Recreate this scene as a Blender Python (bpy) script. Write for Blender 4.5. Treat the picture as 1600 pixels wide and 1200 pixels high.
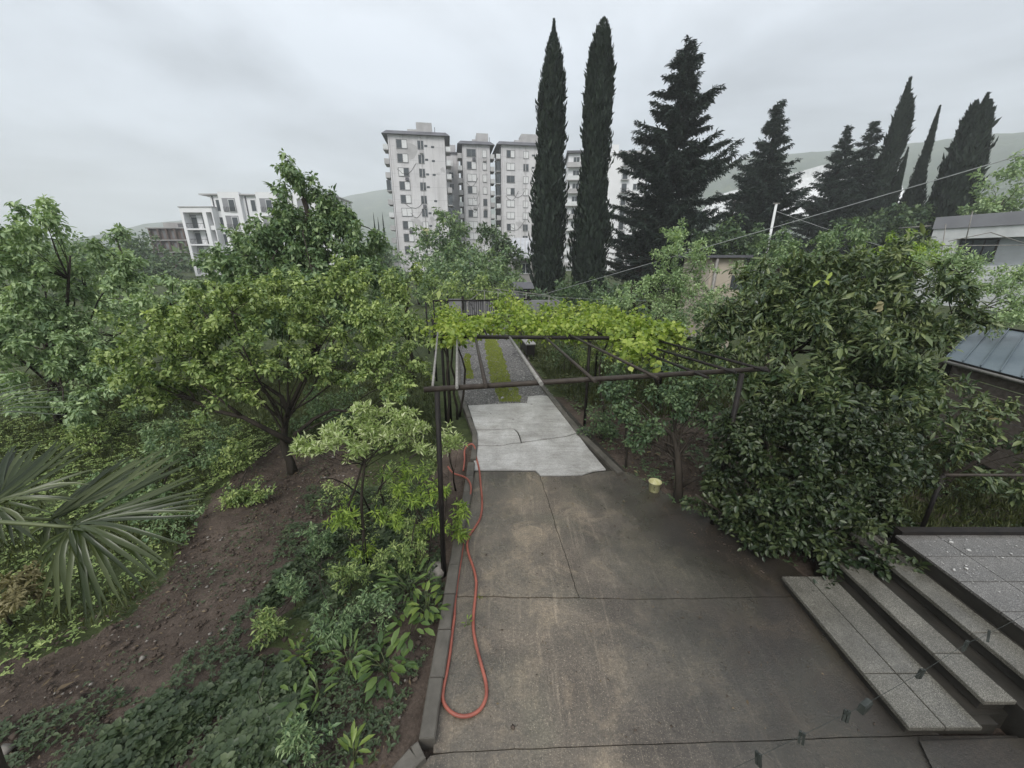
import bpy, math, random
import numpy as np

for o in list(bpy.data.objects):
    bpy.data.objects.remove(o)
SC = bpy.context.scene
COL = SC.collection
random.seed(7)
RNG = np.random.default_rng(11)

# ------------------------------------------------------------------ camera, sky, sun, exposure
CAM_H = 4.0
PITCH = math.atan(200 / 600)
cam_data = bpy.data.cameras.new('camera')
cam = bpy.data.objects.new('camera', cam_data)
COL.objects.link(cam)
cam.location = (0, 0, CAM_H)
cam.rotation_euler = (math.pi / 2 - PITCH, 0, 0)
cam_data.sensor_width = 36
cam_data.lens = 13.5
cam_data.clip_start = 0.05
cam_data.clip_end = 9000
SC.camera = cam

SUN_EL, SUN_AZ = math.radians(46), math.radians(200)      # high, behind the viewer, veiled by cloud
world = bpy.data.worlds.new('World')
SC.world = world
world.use_nodes = True


def build_world():
    nt = world.node_tree
    nt.nodes.clear()
    N = nt.nodes.new
    L = nt.links.new
    out = N('ShaderNodeOutputWorld')
    bg = N('ShaderNodeBackground')
    bg.inputs['Strength'].default_value = 0.1
    sky = N('ShaderNodeTexSky')
    sky.sky_type = 'NISHITA'
    sky.sun_disc = False
    sky.sun_elevation = SUN_EL
    sky.sun_rotation = SUN_AZ
    tc = N('ShaderNodeTexCoord')
    sep = N('ShaderNodeSeparateXYZ')
    L(tc.outputs['Generated'], sep.inputs[0])
    # overcast: a grey-blue cloud sheet, brighter towards the zenith
    el = N('ShaderNodeMapRange')
    el.inputs['From Min'].default_value = 0.0
    el.inputs['From Max'].default_value = 1.0
    L(sep.outputs['Z'], el.inputs['Value'])
    ramp = N('ShaderNodeValToRGB')
    ramp.color_ramp.elements[0].position = 0.0
    ramp.color_ramp.elements[0].color = (0.37, 0.405, 0.455, 1)
    ramp.color_ramp.elements[1].position = 1.0
    ramp.color_ramp.elements[1].color = (0.90, 0.925, 0.96, 1)
    e = ramp.color_ramp.elements.new(0.35)
    e.color = (0.42, 0.455, 0.50, 1)
    L(el.outputs[0], ramp.inputs[0])
    # cloud layer projected on a plane overhead: coords / (z + k)
    zz = N('ShaderNodeMath'); zz.operation = 'ADD'; zz.inputs[1].default_value = 0.16
    zc = N('ShaderNodeMath'); zc.operation = 'MAXIMUM'; zc.inputs[1].default_value = 0.02
    L(sep.outputs['Z'], zc.inputs[0]); L(zc.outputs[0], zz.inputs[0])
    dv = N('ShaderNodeVectorMath'); dv.operation = 'DIVIDE'
    L(tc.outputs['Generated'], dv.inputs[0]); L(zz.outputs[0], dv.inputs[1])
    n1 = N('ShaderNodeTexNoise'); n1.inputs['Scale'].default_value = 0.95
    n1.inputs['Detail'].default_value = 6; n1.inputs['Roughness'].default_value = 0.52
    n1.inputs['Distortion'].default_value = 0.35
    mp = N('ShaderNodeMapping'); mp.inputs['Location'].default_value = (3.1, 1.7, 0)
    L(dv.outputs[0], mp.inputs[0]); L(mp.outputs[0], n1.inputs['Vector'])
    mr = N('ShaderNodeMapRange'); mr.inputs['From Min'].default_value = 0.36; mr.inputs['From Max'].default_value = 0.64
    mr.inputs['To Min'].default_value = 0.55; mr.inputs['To Max'].default_value = 1.12
    L(n1.outputs[0], mr.inputs['Value'])
    mul = N('ShaderNodeMix'); mul.data_type = 'RGBA'; mul.blend_type = 'MULTIPLY'; mul.inputs[0].default_value = 1
    L(ramp.outputs[0], mul.inputs[6]); L(mr.outputs[0], mul.inputs[7])
    sc = N('ShaderNodeVectorMath'); sc.operation = 'SCALE'; sc.inputs['Scale'].default_value = 10.0
    L(mul.outputs[2], sc.inputs[0])
    mix = N('ShaderNodeMix'); mix.data_type = 'RGBA'; mix.inputs[0].default_value = 0.93
    L(sky.outputs[0], mix.inputs[6]); L(sc.outputs[0], mix.inputs[7])
    L(mix.outputs[2], bg.inputs['Color'])
    L(bg.outputs[0], out.inputs['Surface'])


build_world()
sun_d = bpy.data.lights.new('sun', 'SUN')
sun_d.energy = 1.5
sun_d.angle = math.radians(28)
sun_d.color = (1.0, 0.97, 0.92)
sun = bpy.data.objects.new('sun', sun_d)
COL.objects.link(sun)
sun.rotation_euler = (math.pi / 2 - SUN_EL, 0, math.pi - SUN_AZ)
sun.location = (0, 0, 60)

SC.view_settings.view_transform = 'Standard'
SC.view_settings.look = 'None'
SC.view_settings.exposure = 0.95
SC.view_settings.gamma = 1.0
SC.view_settings.use_curve_mapping = False
SC.render.engine = 'CYCLES'
SC.cycles.use_denoising = True
SC.cycles.max_bounces = 8
SC.cycles.diffuse_bounces = 4
SC.cycles.transmission_bounces = 4
SC.cycles.transparent_max_bounces = 8
SC.cycles.volume_bounces = 2
SC.cycles.caustics_reflective = False
SC.cycles.caustics_refractive = False

# ------------------------------------------------------------------ survey helpers (points of the place read off the photo)
SP, CP = math.sin(PITCH), math.cos(PITCH)


def ray(px, py):
    a = (px - 800) / 600.0
    b = (py - 600) / 600.0
    return a, CP - b * SP, -(SP + b * CP)


def g(px, py, z=0.0):                       # point of the level z seen at a pixel of the 1600x1200 photo
    x, y, zz = ray(px, py)
    k = (z - CAM_H) / zz
    return (x * k, y * k, z)


def P(px, py, F):                           # point seen at a pixel, F metres ahead
    x, y, zz = ray(px, py)
    k = F / y
    return (x * k, F, CAM_H + zz * k)


def mpp(px, py, F):                         # metres per photo pixel there
    return F / ray(px, py)[1] / 600.0


# ------------------------------------------------------------------ object helpers
def tag(o, label=None, cat=None, group=None, kind=None):
    if label: o['label'] = label
    if cat: o['category'] = cat
    if group: o['group'] = group
    if kind: o['kind'] = kind
    return o


def empty(name, loc=(0, 0, 0), rz=0.0, **kw):
    o = bpy.data.objects.new(name, None)
    o.empty_display_size = 0.2
    COL.objects.link(o)
    o.location = loc
    o.rotation_euler = (0, 0, rz)
    tag(o, **kw)
    return o


def link(name, me, parent=None, loc=(0, 0, 0), rot=None, world_coords=False):
    o = bpy.data.objects.new(name, me)
    COL.objects.link(o)
    o.location = loc
    if rot is not None:
        o.rotation_euler = rot
    if parent is not None:
        o.parent = parent
        if world_coords:
            from mathutils import Matrix
            loc_m = Matrix.Translation(parent.location) @ parent.rotation_euler.to_matrix().to_4x4()
            o.matrix_parent_inverse = loc_m.inverted()
    return o


class MB:
    """collects boxes, tubes and sheets, then links them as one mesh"""
    def __init__(s):
        s.v = []; s.f = []; s.sm = []

    def box(s, x0, x1, y0, y1, z0, z1):
        n = len(s.v)
        s.v += [(x0, y0, z0), (x1, y0, z0), (x1, y1, z0), (x0, y1, z0), (x0, y0, z1), (x1, y0, z1), (x1, y1, z1), (x0, y1, z1)]
        for q in ((3, 2, 1, 0), (4, 5, 6, 7), (0, 1, 5, 4), (1, 2, 6, 5), (2, 3, 7, 6), (3, 0, 4, 7)):
            s.f.append(tuple(n + i for i in q)); s.sm.append(False)
        return s

    def prism(s, pts, z0, z1):
        """pts: counter-clockwise (x,y) outline"""
        a = sum(pts[i][0] * pts[(i + 1) % len(pts)][1] - pts[(i + 1) % len(pts)][0] * pts[i][1] for i in range(len(pts)))
        if a < 0:
            pts = pts[::-1]
        n = len(s.v); k = len(pts)
        f0 = z0 if callable(z0) else (lambda x, y: z0)
        f1 = z1 if callable(z1) else (lambda x, y: z1)
        s.v += [(p[0], p[1], f0(p[0], p[1])) for p in pts] + [(p[0], p[1], f1(p[0], p[1])) for p in pts]
        s.f.append(tuple(n + i for i in range(k))[::-1]); s.sm.append(False)
        s.f.append(tuple(n + k + i for i in range(k))); s.sm.append(False)
        for i in range(k):
            j = (i + 1) % k
            s.f.append((n + i, n + j, n + k + j, n + k + i)); s.sm.append(False)
        return s

    def hexa(s, a, b):
        """two quads of four points (bottom, top)"""
        n = len(s.v)
        s.v += list(a) + list(b)
        for q in ((3, 2, 1, 0), (4, 5, 6, 7), (0, 1, 5, 4), (1, 2, 6, 5), (2, 3, 7, 6), (3, 0, 4, 7)):
            s.f.append(tuple(n + i for i in q)); s.sm.append(False)
        return s

    def tube(s, pts, rad, sides=6, cap=True, smooth=True):
        pts = [np.array(p, float) for p in pts]
        if not hasattr(rad, '__len__'):
            rad = [rad] * len(pts)
        n0 = len(s.v)
        prev = None
        for i, p in enumerate(pts):
            d = pts[min(i + 1, len(pts) - 1)] - pts[max(i - 1, 0)]
            d = d / (np.linalg.norm(d) + 1e-9)
            if prev is None:
                u = np.cross(d, (0, 0, 1.0))
                if np.linalg.norm(u) < 0.05:
                    u = np.cross(d, (1.0, 0, 0))
            else:
                u = prev - d * np.dot(prev, d)
            u = u / (np.linalg.norm(u) + 1e-9)
            prev = u
            w = np.cross(d, u)
            for k in range(sides):
                t = 2 * math.pi * k / sides
                q = p + rad[i] * (math.cos(t) * u + math.sin(t) * w)
                s.v.append((q[0], q[1], q[2]))
        for i in range(len(pts) - 1):
            for k in range(sides):
                a = n0 + i * sides + k; b = n0 + i * sides + (k + 1) % sides
                s.f.append((a, b, b + sides, a + sides)); s.sm.append(smooth)
        if cap:
            s.f.append(tuple(n0 + k for k in range(sides))[::-1]); s.sm.append(False)
            e = n0 + (len(pts) - 1) * sides
            s.f.append(tuple(e + k for k in range(sides))); s.sm.append(False)
        return s

    def lathe(s, prof, sides=16, c=(0, 0, 0), closed=True):
        n0 = len(s.v)
        for r, z in prof:
            for k in range(sides):
                t = 2 * math.pi * k / sides
                s.v.append((c[0] + r * math.cos(t), c[1] + r * math.sin(t), c[2] + z))
        for i in range(len(prof) - 1):
            for k in range(sides):
                a = n0 + i * sides + k; b = n0 + i * sides + (k + 1) % sides
                s.f.append((a, b, b + sides, a + sides)); s.sm.append(True)
        if closed:
            s.f.append(tuple(n0 + k for k in range(sides))[::-1]); s.sm.append(False)
        return s

    def mesh(s, name, m):
        me = bpy.data.meshes.new(name)
        me.from_pydata(s.v, [], s.f)
        me.polygons.foreach_set('use_smooth', s.sm)
        me.materials.append(m)
        me.update()
        return me

    def build(s, name, m, parent=None, **kw):
        o = link(name, s.mesh(name, m), parent, **{k: v for k, v in kw.items() if k in ('loc', 'rot', 'world_coords')})
        tag(o, **{k: v for k, v in kw.items() if k in ('label', 'cat', 'group', 'kind')})
        return o


def tri_mesh(name, V, F, m, tint=None):
    V = np.asarray(V, np.float32); F = np.asarray(F, np.int32)
    me = bpy.data.meshes.new(name)
    me.vertices.add(len(V)); me.vertices.foreach_set('co', V.ravel())
    me.loops.add(F.size); me.loops.foreach_set('vertex_index', F.ravel())
    me.polygons.add(len(F)); me.polygons.foreach_set('loop_start', np.arange(len(F), dtype=np.int32) * F.shape[1])
    me.materials.append(m)
    me.update(calc_edges=True)
    if tint is not None:
        at = me.attributes.new('tint', 'FLOAT', 'FACE')
        at.data.foreach_set('value', np.asarray(tint, np.float32))
    return me


def vnoise(x, y, scale, seed=0):
    x = np.asarray(x, float) * scale; y = np.asarray(y, float) * scale
    xi = np.floor(x).astype(np.int64); yi = np.floor(y).astype(np.int64)
    fx = x - xi; fy = y - yi
    fx = fx * fx * (3 - 2 * fx); fy = fy * fy * (3 - 2 * fy)

    def h(a, b):
        n = (a * 374761393 + b * 668265263 + seed * 982451653) & 0xffffffff
        n = ((n ^ (n >> 13)) * 1274126177) & 0xffffffff
        return ((n ^ (n >> 16)) & 0xffff) / 65535.0
    return (h(xi, yi) * (1 - fx) + h(xi + 1, yi) * fx) * (1 - fy) + (h(xi, yi + 1) * (1 - fx) + h(xi + 1, yi + 1) * fx) * fy


def inside(x, y, poly):
    x = np.asarray(x); y = np.asarray(y)
    r = np.zeros(x.shape, bool)
    for i in range(len(poly)):
        x1, y1 = poly[i][:2]; x2, y2 = poly[(i + 1) % len(poly)][:2]
        c = (y1 > y) != (y2 > y)
        with np.errstate(divide='ignore', invalid='ignore'):
            r ^= c & (x < (x2 - x1) * (y - y1) / (y2 - y1 + 1e-12) + x1)
    return r


# ------------------------------------------------------------------ materials
class NT:
    def __init__(s, name):
        s.m = bpy.data.materials.new(name)
        s.m.use_nodes = True
        s.t = s.m.node_tree
        s.b = s.t.nodes['Principled BSDF']
        s.out = s.t.nodes['Material Output']
        s._tc = None

    def n(s, kind, **kw):
        nd = s.t.nodes.new(kind)
        for k, v in kw.items():
            setattr(nd, k, v)
        return nd

    def l(s, a, b):
        s.t.links.new(a, b)

    def co(s, scale=(1, 1, 1), which='Object'):
        if s._tc is None:
            s._tc = s.n('ShaderNodeTexCoord')
        mp = s.n('ShaderNodeMapping')
        mp.inputs['Scale'].default_value = scale
        s.l(s._tc.outputs[which], mp.inputs[0])
        return mp.outputs[0]

    def noise(s, scale, detail=4, rough=0.55, sc=(1, 1, 1), dist=0.0, which='Object'):
        nd = s.n('ShaderNodeTexNoise')
        nd.inputs['Scale'].default_value = scale
        nd.inputs['Detail'].default_value = detail
        nd.inputs['Roughness'].default_value = rough
        nd.inputs['Distortion'].default_value = dist
        s.l(s.co(sc, which), nd.inputs['Vector'])
        return nd.outputs[0]

    def ramp(s, fac, stops, interp='LINEAR'):
        r = s.n('ShaderNodeValToRGB')
        r.color_ramp.interpolation = interp
        el = r.color_ramp.elements
        while len(el) < len(stops):
            el.new(0.5)
        for i, (p, c) in enumerate(stops):
            el[i].position = p
            el[i].color = (c, c, c, 1) if not hasattr(c, '__len__') else (*c, 1)
        s.l(fac, r.inputs[0])
        return r.outputs[0]

    def mix(s, fac, a, b, mode='MIX'):
        nd = s.n('ShaderNodeMix', data_type='RGBA', blend_type=mode)
        for sock, v in ((nd.inputs[0], fac), (nd.inputs[6], a), (nd.inputs[7], b)):
            if hasattr(v, 'links'):
                s.l(v, sock)
            elif hasattr(v, '__len__'):
                sock.default_value = (*v, 1)
            else:
                sock.default_value = v if sock.type == 'VALUE' else (v, v, v, 1)
        return nd.outputs[2]

    def math(s, op, a, b):
        nd = s.n('ShaderNodeMath', operation=op)
        for sock, v in ((nd.inputs[0], a), (nd.inputs[1], b)):
            if hasattr(v, 'links'):
                s.l(v, sock)
            else:
                sock.default_value = v
        return nd.outputs[0]

    def set(s, col=None, rough=None, spec=None, metal=None):
        for k, v in (('Base Color', col), ('Roughness', rough), ('Specular IOR Level', spec), ('Metallic', metal)):
            if v is None:
                continue
            if hasattr(v, 'links'):
                s.l(v, s.b.inputs[k])
            elif hasattr(v, '__len__'):
                s.b.inputs[k].default_value = (*v, 1)
            else:
                s.b.inputs[k].default_value = v
        return s

    def bump(s, h, strength=0.4, dist=0.02):
        nd = s.n('ShaderNodeBump')
        nd.inputs['Strength'].default_value = strength
        nd.inputs['Distance'].default_value = dist
        s.l(h, nd.inputs['Height'])
        s.l(nd.outputs[0], s.b.inputs['Normal'])
        return s


def simple(name, c1, c2, scale=3.0, rough=0.7, spec=0.3, metal=0.0, bump=0.15, bscale=None, sc=(1, 1, 1), detail=5):
    t = NT(name)
    n1 = t.noise(scale, detail, 0.6, sc)
    t.set(t.ramp(n1, [(0.3, c1), (0.7, c2)]), rough, spec, metal)
    if bump:
        t.bump(t.noise(bscale or scale * 8, 4, 0.6, sc), bump, 0.01)
    return t.m


def leaf_mat(name, dark, mid, light, rough=0.45, trans=0.3, spec=0.4, per_object=False):
    """leaf hue differs leaf by leaf; thin leaves let light through"""
    t = NT(name)
    if per_object:
        fac = t.n('ShaderNodeObjectInfo').outputs['Random']
    else:
        a = t.n('ShaderNodeAttribute', attribute_name='tint')
        fac = a.outputs['Fac']
    col = t.ramp(fac, [(0.0, dark), (0.5, mid), (1.0, light)])
    t.set(col, rough, spec)
    tr = t.n('ShaderNodeBsdfTranslucent')
    c2 = t.mix(1.0, col, (1.05, 1.1, 0.6), 'MULTIPLY')
    t.l(c2, tr.inputs['Color'])
    mx = t.n('ShaderNodeMixShader')
    mx.inputs[0].default_value = trans
    t.l(t.b.outputs[0], mx.inputs[1]); t.l(tr.outputs[0], mx.inputs[2])
    t.l(mx.outputs[0], t.out.inputs['Surface'])
    return t.m


M = {}


def mat_wet_concrete():
    t = NT('wet_concrete')
    big = t.noise(0.75, 5, 0.62, dist=0.6, which='Generated') if False else t.noise(0.8, 6, 0.62, dist=0.5)
    c1 = t.ramp(big, [(0.33, (0.040, 0.034, 0.028)), (0.50, (0.070, 0.061, 0.051)), (0.68, (0.118, 0.102, 0.083))])
    tan = t.noise(1.7, 6, 0.7, dist=0.8)
    c2 = t.mix(t.ramp(tan, [(0.50, 0.0), (0.70, 0.75)]), c1, (0.170, 0.142, 0.106))
    grn = t.noise(0.55, 4, 0.55, dist=0.3)
    c3 = t.mix(t.ramp(grn, [(0.55, 0.0), (0.72, 0.5)]), c2, (0.085, 0.092, 0.066))
    stk = t.noise(1.0, 5, 0.7, sc=(16, 0.9, 1))
    c4 = t.mix(t.ramp(stk, [(0.55, 0.0), (0.76, 0.42)]), c3, (0.27, 0.235, 0.19))
    drk = t.noise(1.0, 4, 0.7, sc=(24, 1.8, 1))
    c4b = t.mix(t.ramp(drk, [(0.58, 0.0), (0.74, 0.45)]), c4, (0.045, 0.038, 0.032))
    fine = t.noise(42, 6, 0.75)
    c5 = t.mix(0.75, c4b, t.ramp(fine, [(0.25, 0.25), (0.5, 1.0), (0.75, 1.9)]), 'MULTIPLY')
    mid = t.noise(11, 12, 0.9, dist=0.15)
    c5 = t.mix(0.85, c5, t.ramp(mid, [(0.30, 0.55), (0.5, 1.0), (0.70, 1.55)]), 'MULTIPLY')
    spk = t.noise(95, 3, 0.6)
    c6 = t.mix(t.ramp(spk, [(0.60, 0.0), (0.68, 0.65)]), c5, (0.30, 0.27, 0.22))
    # worn, drier tan band where people walk and wheels pass; damp brown on the right, deepened with painted shade under the bushes
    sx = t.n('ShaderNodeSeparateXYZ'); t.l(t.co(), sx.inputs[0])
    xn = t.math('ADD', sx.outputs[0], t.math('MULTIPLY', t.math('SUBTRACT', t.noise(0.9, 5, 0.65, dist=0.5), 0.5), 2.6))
    band = t.ramp(t.math('DIVIDE', t.math('ADD', xn, 1.0), 5.0), [(0.08, 0.35), (0.26, 1.0), (0.42, 0.55), (0.62, 0.0), (0.9, 0.0)])
    c7 = t.mix(t.math('MULTIPLY', band, 0.80), c6, t.mix(1.0, c6, (2.75, 2.56, 2.34), 'MULTIPLY'))
    damp_shade = t.ramp(t.math('DIVIDE', xn, 5.0), [(0.30, 0.0), (0.55, 1.0)])
    c8 = t.mix(t.math('MULTIPLY', damp_shade, 0.85), c7, t.mix(1.0, c7, (0.36, 0.30, 0.235), 'MULTIPLY'))
    film = t.ramp(t.noise(0.75, 5, 0.6, dist=0.5), [(0.42, 0.0), (0.60, 1.0)])
    c9 = t.mix(1.0, t.mix(t.math('MULTIPLY', film, 0.3), c8, (0.085, 0.088, 0.070)), (0.80, 0.80, 0.79), 'MULTIPLY')
    t.set(c9, t.ramp(film, [(0.0, 0.55), (1.0, 0.14)]), 0.8)
    t.bump(t.noise(46, 8, 0.8), 0.75, 0.012)
    return t.m


def mat_pale_concrete():
    t = NT('pale_concrete')
    n1 = t.noise(1.5, 6, 0.65, dist=0.4)
    c = t.ramp(n1, [(0.3, (0.28, 0.27, 0.255)), (0.52, (0.42, 0.41, 0.395)), (0.72, (0.58, 0.575, 0.565))])
    st = t.noise(1.0, 4, 0.7, sc=(1.5, 12, 1), dist=0.6)
    c = t.mix(t.ramp(st, [(0.48, 0.0), (0.72, 0.5)]), c, (0.19, 0.175, 0.155))
    fine = t.noise(38, 6, 0.75)
    c = t.mix(0.7, c, t.ramp(fine, [(0.25, 0.35), (0.5, 1.0), (0.75, 1.5)]), 'MULTIPLY')
    t.set(c, t.ramp(t.noise(1.1, 4), [(0.35, 0.36), (0.7, 0.7)]), 0.4)
    t.bump(t.noise(24, 6, 0.7), 0.35, 0.012)
    return t.m


def mat_ground():
    t = NT('ground_soil')
    n1 = t.noise(1.3, 6, 0.65)
    soil = t.ramp(n1, [(0.28, (0.040, 0.030, 0.024)), (0.5, (0.080, 0.061, 0.049)), (0.75, (0.140, 0.109, 0.088))])
    fine = t.noise(30, 6, 0.75)
    soil = t.mix(0.8, soil, t.ramp(fine, [(0.25, 0.4), (0.5, 1.0), (0.75, 1.6)]), 'MULTIPLY')
    peb = t.n('ShaderNodeTexVoronoi'); peb.inputs['Scale'].default_value = 26
    t.l(t.co(), peb.inputs['Vector'])
    soil = t.mix(t.ramp(peb.outputs['Distance'], [(0.08, 0.55), (0.16, 0.0)]), soil, (0.19, 0.155, 0.125))
    gr = t.ramp(t.noise(5, 5, 0.7), [(0.3, (0.030, 0.042, 0.016)), (0.7, (0.075, 0.095, 0.034))])
    a = t.n('ShaderNodeAttribute', attribute_name='cover')
    brk = t.math('ADD', a.outputs['Fac'], t.math('MULTIPLY', t.math('SUBTRACT', t.noise(4.5, 5, 0.7), 0.5), 1.1))
    col = t.mix(t.ramp(brk, [(0.42, 0.0), (0.62, 1.0)]), soil, gr)
    t.set(col, 0.85, 0.25)
    t.bump(t.noise(22, 7, 0.75), 0.9, 0.03)
    return t.m


def mat_gravel():
    t = NT('gravel')
    v = t.n('ShaderNodeTexVoronoi'); v.inputs['Scale'].default_value = 26
    t.l(t.co(), v.inputs['Vector'])
    c = t.ramp(v.outputs['Color'], [(0.1, (0.07, 0.068, 0.066)), (0.6, (0.135, 0.13, 0.125)), (0.95, (0.25, 0.24, 0.225))])
    c = t.mix(0.6, c, t.ramp(t.noise(1.6, 6, 0.7), [(0.3, 0.55), (0.7, 1.35)]), 'MULTIPLY')
    t.set(c, 0.75, 0.3)
    t.bump(v.outputs['Distance'], 0.8, 0.015)
    return t.m


def mat_terrazzo(name, base, speck_dark, speck_light, wet=0.4):
    t = NT(name)
    v = t.n('ShaderNodeTexVoronoi'); v.inputs['Scale'].default_value = 230
    t.l(t.co(), v.inputs['Vector'])
    sepc = t.n('ShaderNodeSeparateColor'); t.l(v.outputs['Color'], sepc.inputs[0])
    c = t.ramp(sepc.outputs[0], [(0.25, speck_dark), (0.45, base), (0.72, base), (0.86, speck_light)])
    c = t.mix(0.7, c, t.ramp(t.noise(2.2, 6, 0.65, dist=0.4), [(0.3, 0.5), (0.7, 1.35)]), 'MULTIPLY')
    t.set(c, t.ramp(t.noise(1.4, 4), [(0.35, 0.25), (0.7, 0.6)]), 0.5)
    t.bump(t.noise(60, 4, 0.6), 0.15, 0.005)
    return t.m


def mat_facade(name, c1, c2, stain, seed):
    t = NT(name)
    n1 = t.noise(0.16, 5, 0.6)
    c = t.ramp(n1, [(0.3, c1), (0.7, c2)])
    st = t.noise(0.35, 5, 0.65, sc=(2.2, 1, 0.28))
    c = t.mix(t.ramp(st, [(0.5, 0.0), (0.74, 0.6)]), c, stain)
    pt = t.noise(0.22 + seed * 0.01, 3, 0.5, dist=0.6)
    c = t.mix(t.ramp(pt, [(0.62, 0.0), (0.66, 0.45)]), c, tuple(x * 0.8 for x in stain))
    w = t.n('ShaderNodeTexBrick')
    w.offset = 0.0
    w.inputs['Scale'].default_value = 1.0
    w.inputs['Brick Width'].default_value = 3.3
    w.inputs['Row Height'].default_value = 2.78
    w.inputs['Mortar Size'].default_value = 0.03
    w.inputs['Color1'].default_value = (1, 1, 1, 1); w.inputs['Color2'].default_value = (0.94, 0.94, 0.94, 1)
    w.inputs['Mortar'].default_value = (0.62, 0.62, 0.63, 1)
    sx = t.n('ShaderNodeSeparateXYZ'); t.l(t.co(), sx.inputs[0])
    cb = t.n('ShaderNodeCombineXYZ'); t.l(sx.outputs[0], cb.inputs[0]); t.l(sx.outputs[2], cb.inputs[1])
    t.l(cb.outputs[0], w.inputs['Vector'])
    c = t.mix(0.8, c, w.outputs['Color'], 'MULTIPLY')
    t.set(c, 0.85, 0.2)
    return t.m


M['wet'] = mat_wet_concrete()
M['pale'] = mat_pale_concrete()
M['ground'] = mat_ground()
M['gravel'] = mat_gravel()
M['kerb'] = simple('kerb_concrete', (0.062, 0.057, 0.049), (0.135, 0.124, 0.106), 3.5, 0.6, 0.35, 0, 0.4, 30)
M['joint'] = simple('wet_joint', (0.016, 0.014, 0.012), (0.055, 0.050, 0.040), 14)
M['terrazzo'] = mat_terrazzo('terrazzo', (0.110, 0.104, 0.086), (0.062, 0.058, 0.048), (0.23, 0.22, 0.188))
M['riser'] = simple('shaded_riser_concrete', (0.018, 0.017, 0.014), (0.040, 0.036, 0.030), 2.5, 0.5, 0.4, 0, 0.3, 30)  # colour kept near-black to carry the shade below the tread overhangs
M['tile'] = mat_terrazzo('terrace_tile', (0.125, 0.118, 0.108), (0.060, 0.057, 0.052), (0.30, 0.288, 0.27))
M['iron'] = simple('dark_iron', (0.009, 0.008, 0.008), (0.022, 0.018, 0.015), 6, 0.6, 0.25, 0.0, 0.3, 60)
M['rust'] = simple('rusty_pipe', (0.025, 0.020, 0.016), (0.062, 0.050, 0.040), 9, 0.6, 0.35, 0.2, 0.3, 60)
M['grey_pipe'] = simple('grey_pipe', (0.16, 0.15, 0.135), (0.30, 0.29, 0.27), 9, 0.55, 0.4, 0.2, 0.2, 60)
M['white_paint'] = simple('white_paint', (0.55, 0.56, 0.56), (0.72, 0.73, 0.73), 1.0, 0.6)
M['hose'] = simple('orange_rubber_hose', (0.20, 0.056, 0.040), (0.36, 0.115, 0.080), 5, 0.5, 0.45, 0, 0.0)
M['bark'] = simple('bark', (0.020, 0.017, 0.013), (0.060, 0.050, 0.040), 6, 0.85, 0.2, 0, 0.8, 30, (1, 1, 0.35))
M['bark_grey'] = simple('grey_bark', (0.05, 0.046, 0.04), (0.12, 0.112, 0.10), 6, 0.85, 0.2, 0, 0.8, 30, (1, 1, 0.35))
M['glass'] = simple('dark_window_glass', (0.035, 0.04, 0.045), (0.10, 0.115, 0.125), 0.6, 0.12, 0.5, 0, 0)
M['curtain'] = simple('curtained_window', (0.62, 0.62, 0.62), (0.80, 0.80, 0.79), 1.2, 0.4, 0.4, 0, 0)
M['tower_wall'] = mat_facade('old_tower_render', (0.56, 0.545, 0.55), (0.72, 0.705, 0.71), (0.34, 0.33, 0.33), 1)
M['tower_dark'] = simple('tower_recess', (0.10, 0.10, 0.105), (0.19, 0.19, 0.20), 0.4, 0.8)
M['tower_trim'] = simple('tower_trim', (0.36, 0.35, 0.35), (0.5, 0.49, 0.49), 0.5, 0.8)
M['roof_dark'] = simple('dark_roof_sheet', (0.075, 0.075, 0.085), (0.13, 0.13, 0.145), 0.5, 0.6)
M['new_white'] = simple('white_render', (0.74, 0.74, 0.75), (0.82, 0.82, 0.83), 0.25, 0.8, 0.25, 0, 0.0)
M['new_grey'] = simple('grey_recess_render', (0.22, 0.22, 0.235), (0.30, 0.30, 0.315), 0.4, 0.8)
M['brown'] = simple('bare_concrete_brick', (0.085, 0.062, 0.055), (0.16, 0.115, 0.10), 0.6, 0.85, 0.2)
M['slab_grey'] = simple('concrete_floor_slab', (0.28, 0.27, 0.265), (0.38, 0.37, 0.36), 0.6, 0.8)
M['tin'] = simple('tin_roof', (0.38, 0.39, 0.41), (0.55, 0.56, 0.58), 0.9, 0.45, 0.5, 0.3, 0)
M['blue_tin'] = simple('blue_grey_sheet', (0.10, 0.13, 0.155), (0.145, 0.18, 0.205), 1.4, 0.42, 0.5, 0.2, 0.08, 12)
M['wood'] = simple('weathered_boards', (0.085, 0.07, 0.058), (0.17, 0.145, 0.125), 2.5, 0.8, 0.2, 0, 0.4, 30, (1, 6, 6))
M['beige'] = simple('beige_wall', (0.42, 0.36, 0.29), (0.52, 0.46, 0.38), 0.7, 0.85)
M['house_grey'] = simple('grey_house_wall', (0.26, 0.28, 0.29), (0.32, 0.34, 0.35), 0.6, 0.8)
M['roof_lilac'] = simple('lilac_grey_roof', (0.24, 0.24, 0.26), (0.31, 0.31, 0.335), 0.7, 0.7)
M['wallgrey'] = simple('garden_wall_grey', (0.15, 0.15, 0.155), (0.25, 0.25, 0.255), 1.2, 0.8)
M['yellow'] = simple('yellow_plastic', (0.36, 0.35, 0.13), (0.58, 0.56, 0.36), 14, 0.45, 0.45, 0, 0)
M['pegs'] = simple('dark_peg_plastic', (0.02, 0.025, 0.022), (0.05, 0.055, 0.05), 20, 0.5)
M['wire'] = simple('pale_cable', (0.30, 0.31, 0.31), (0.42, 0.43, 0.43), 5, 0.5)
M['stone'] = simple('pale_stone', (0.15, 0.135, 0.118), (0.30, 0.28, 0.25), 9, 0.85)
M['frame_grey'] = simple('grey_window_frame', (0.16, 0.16, 0.165), (0.26, 0.26, 0.265), 2.0, 0.6)
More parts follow.
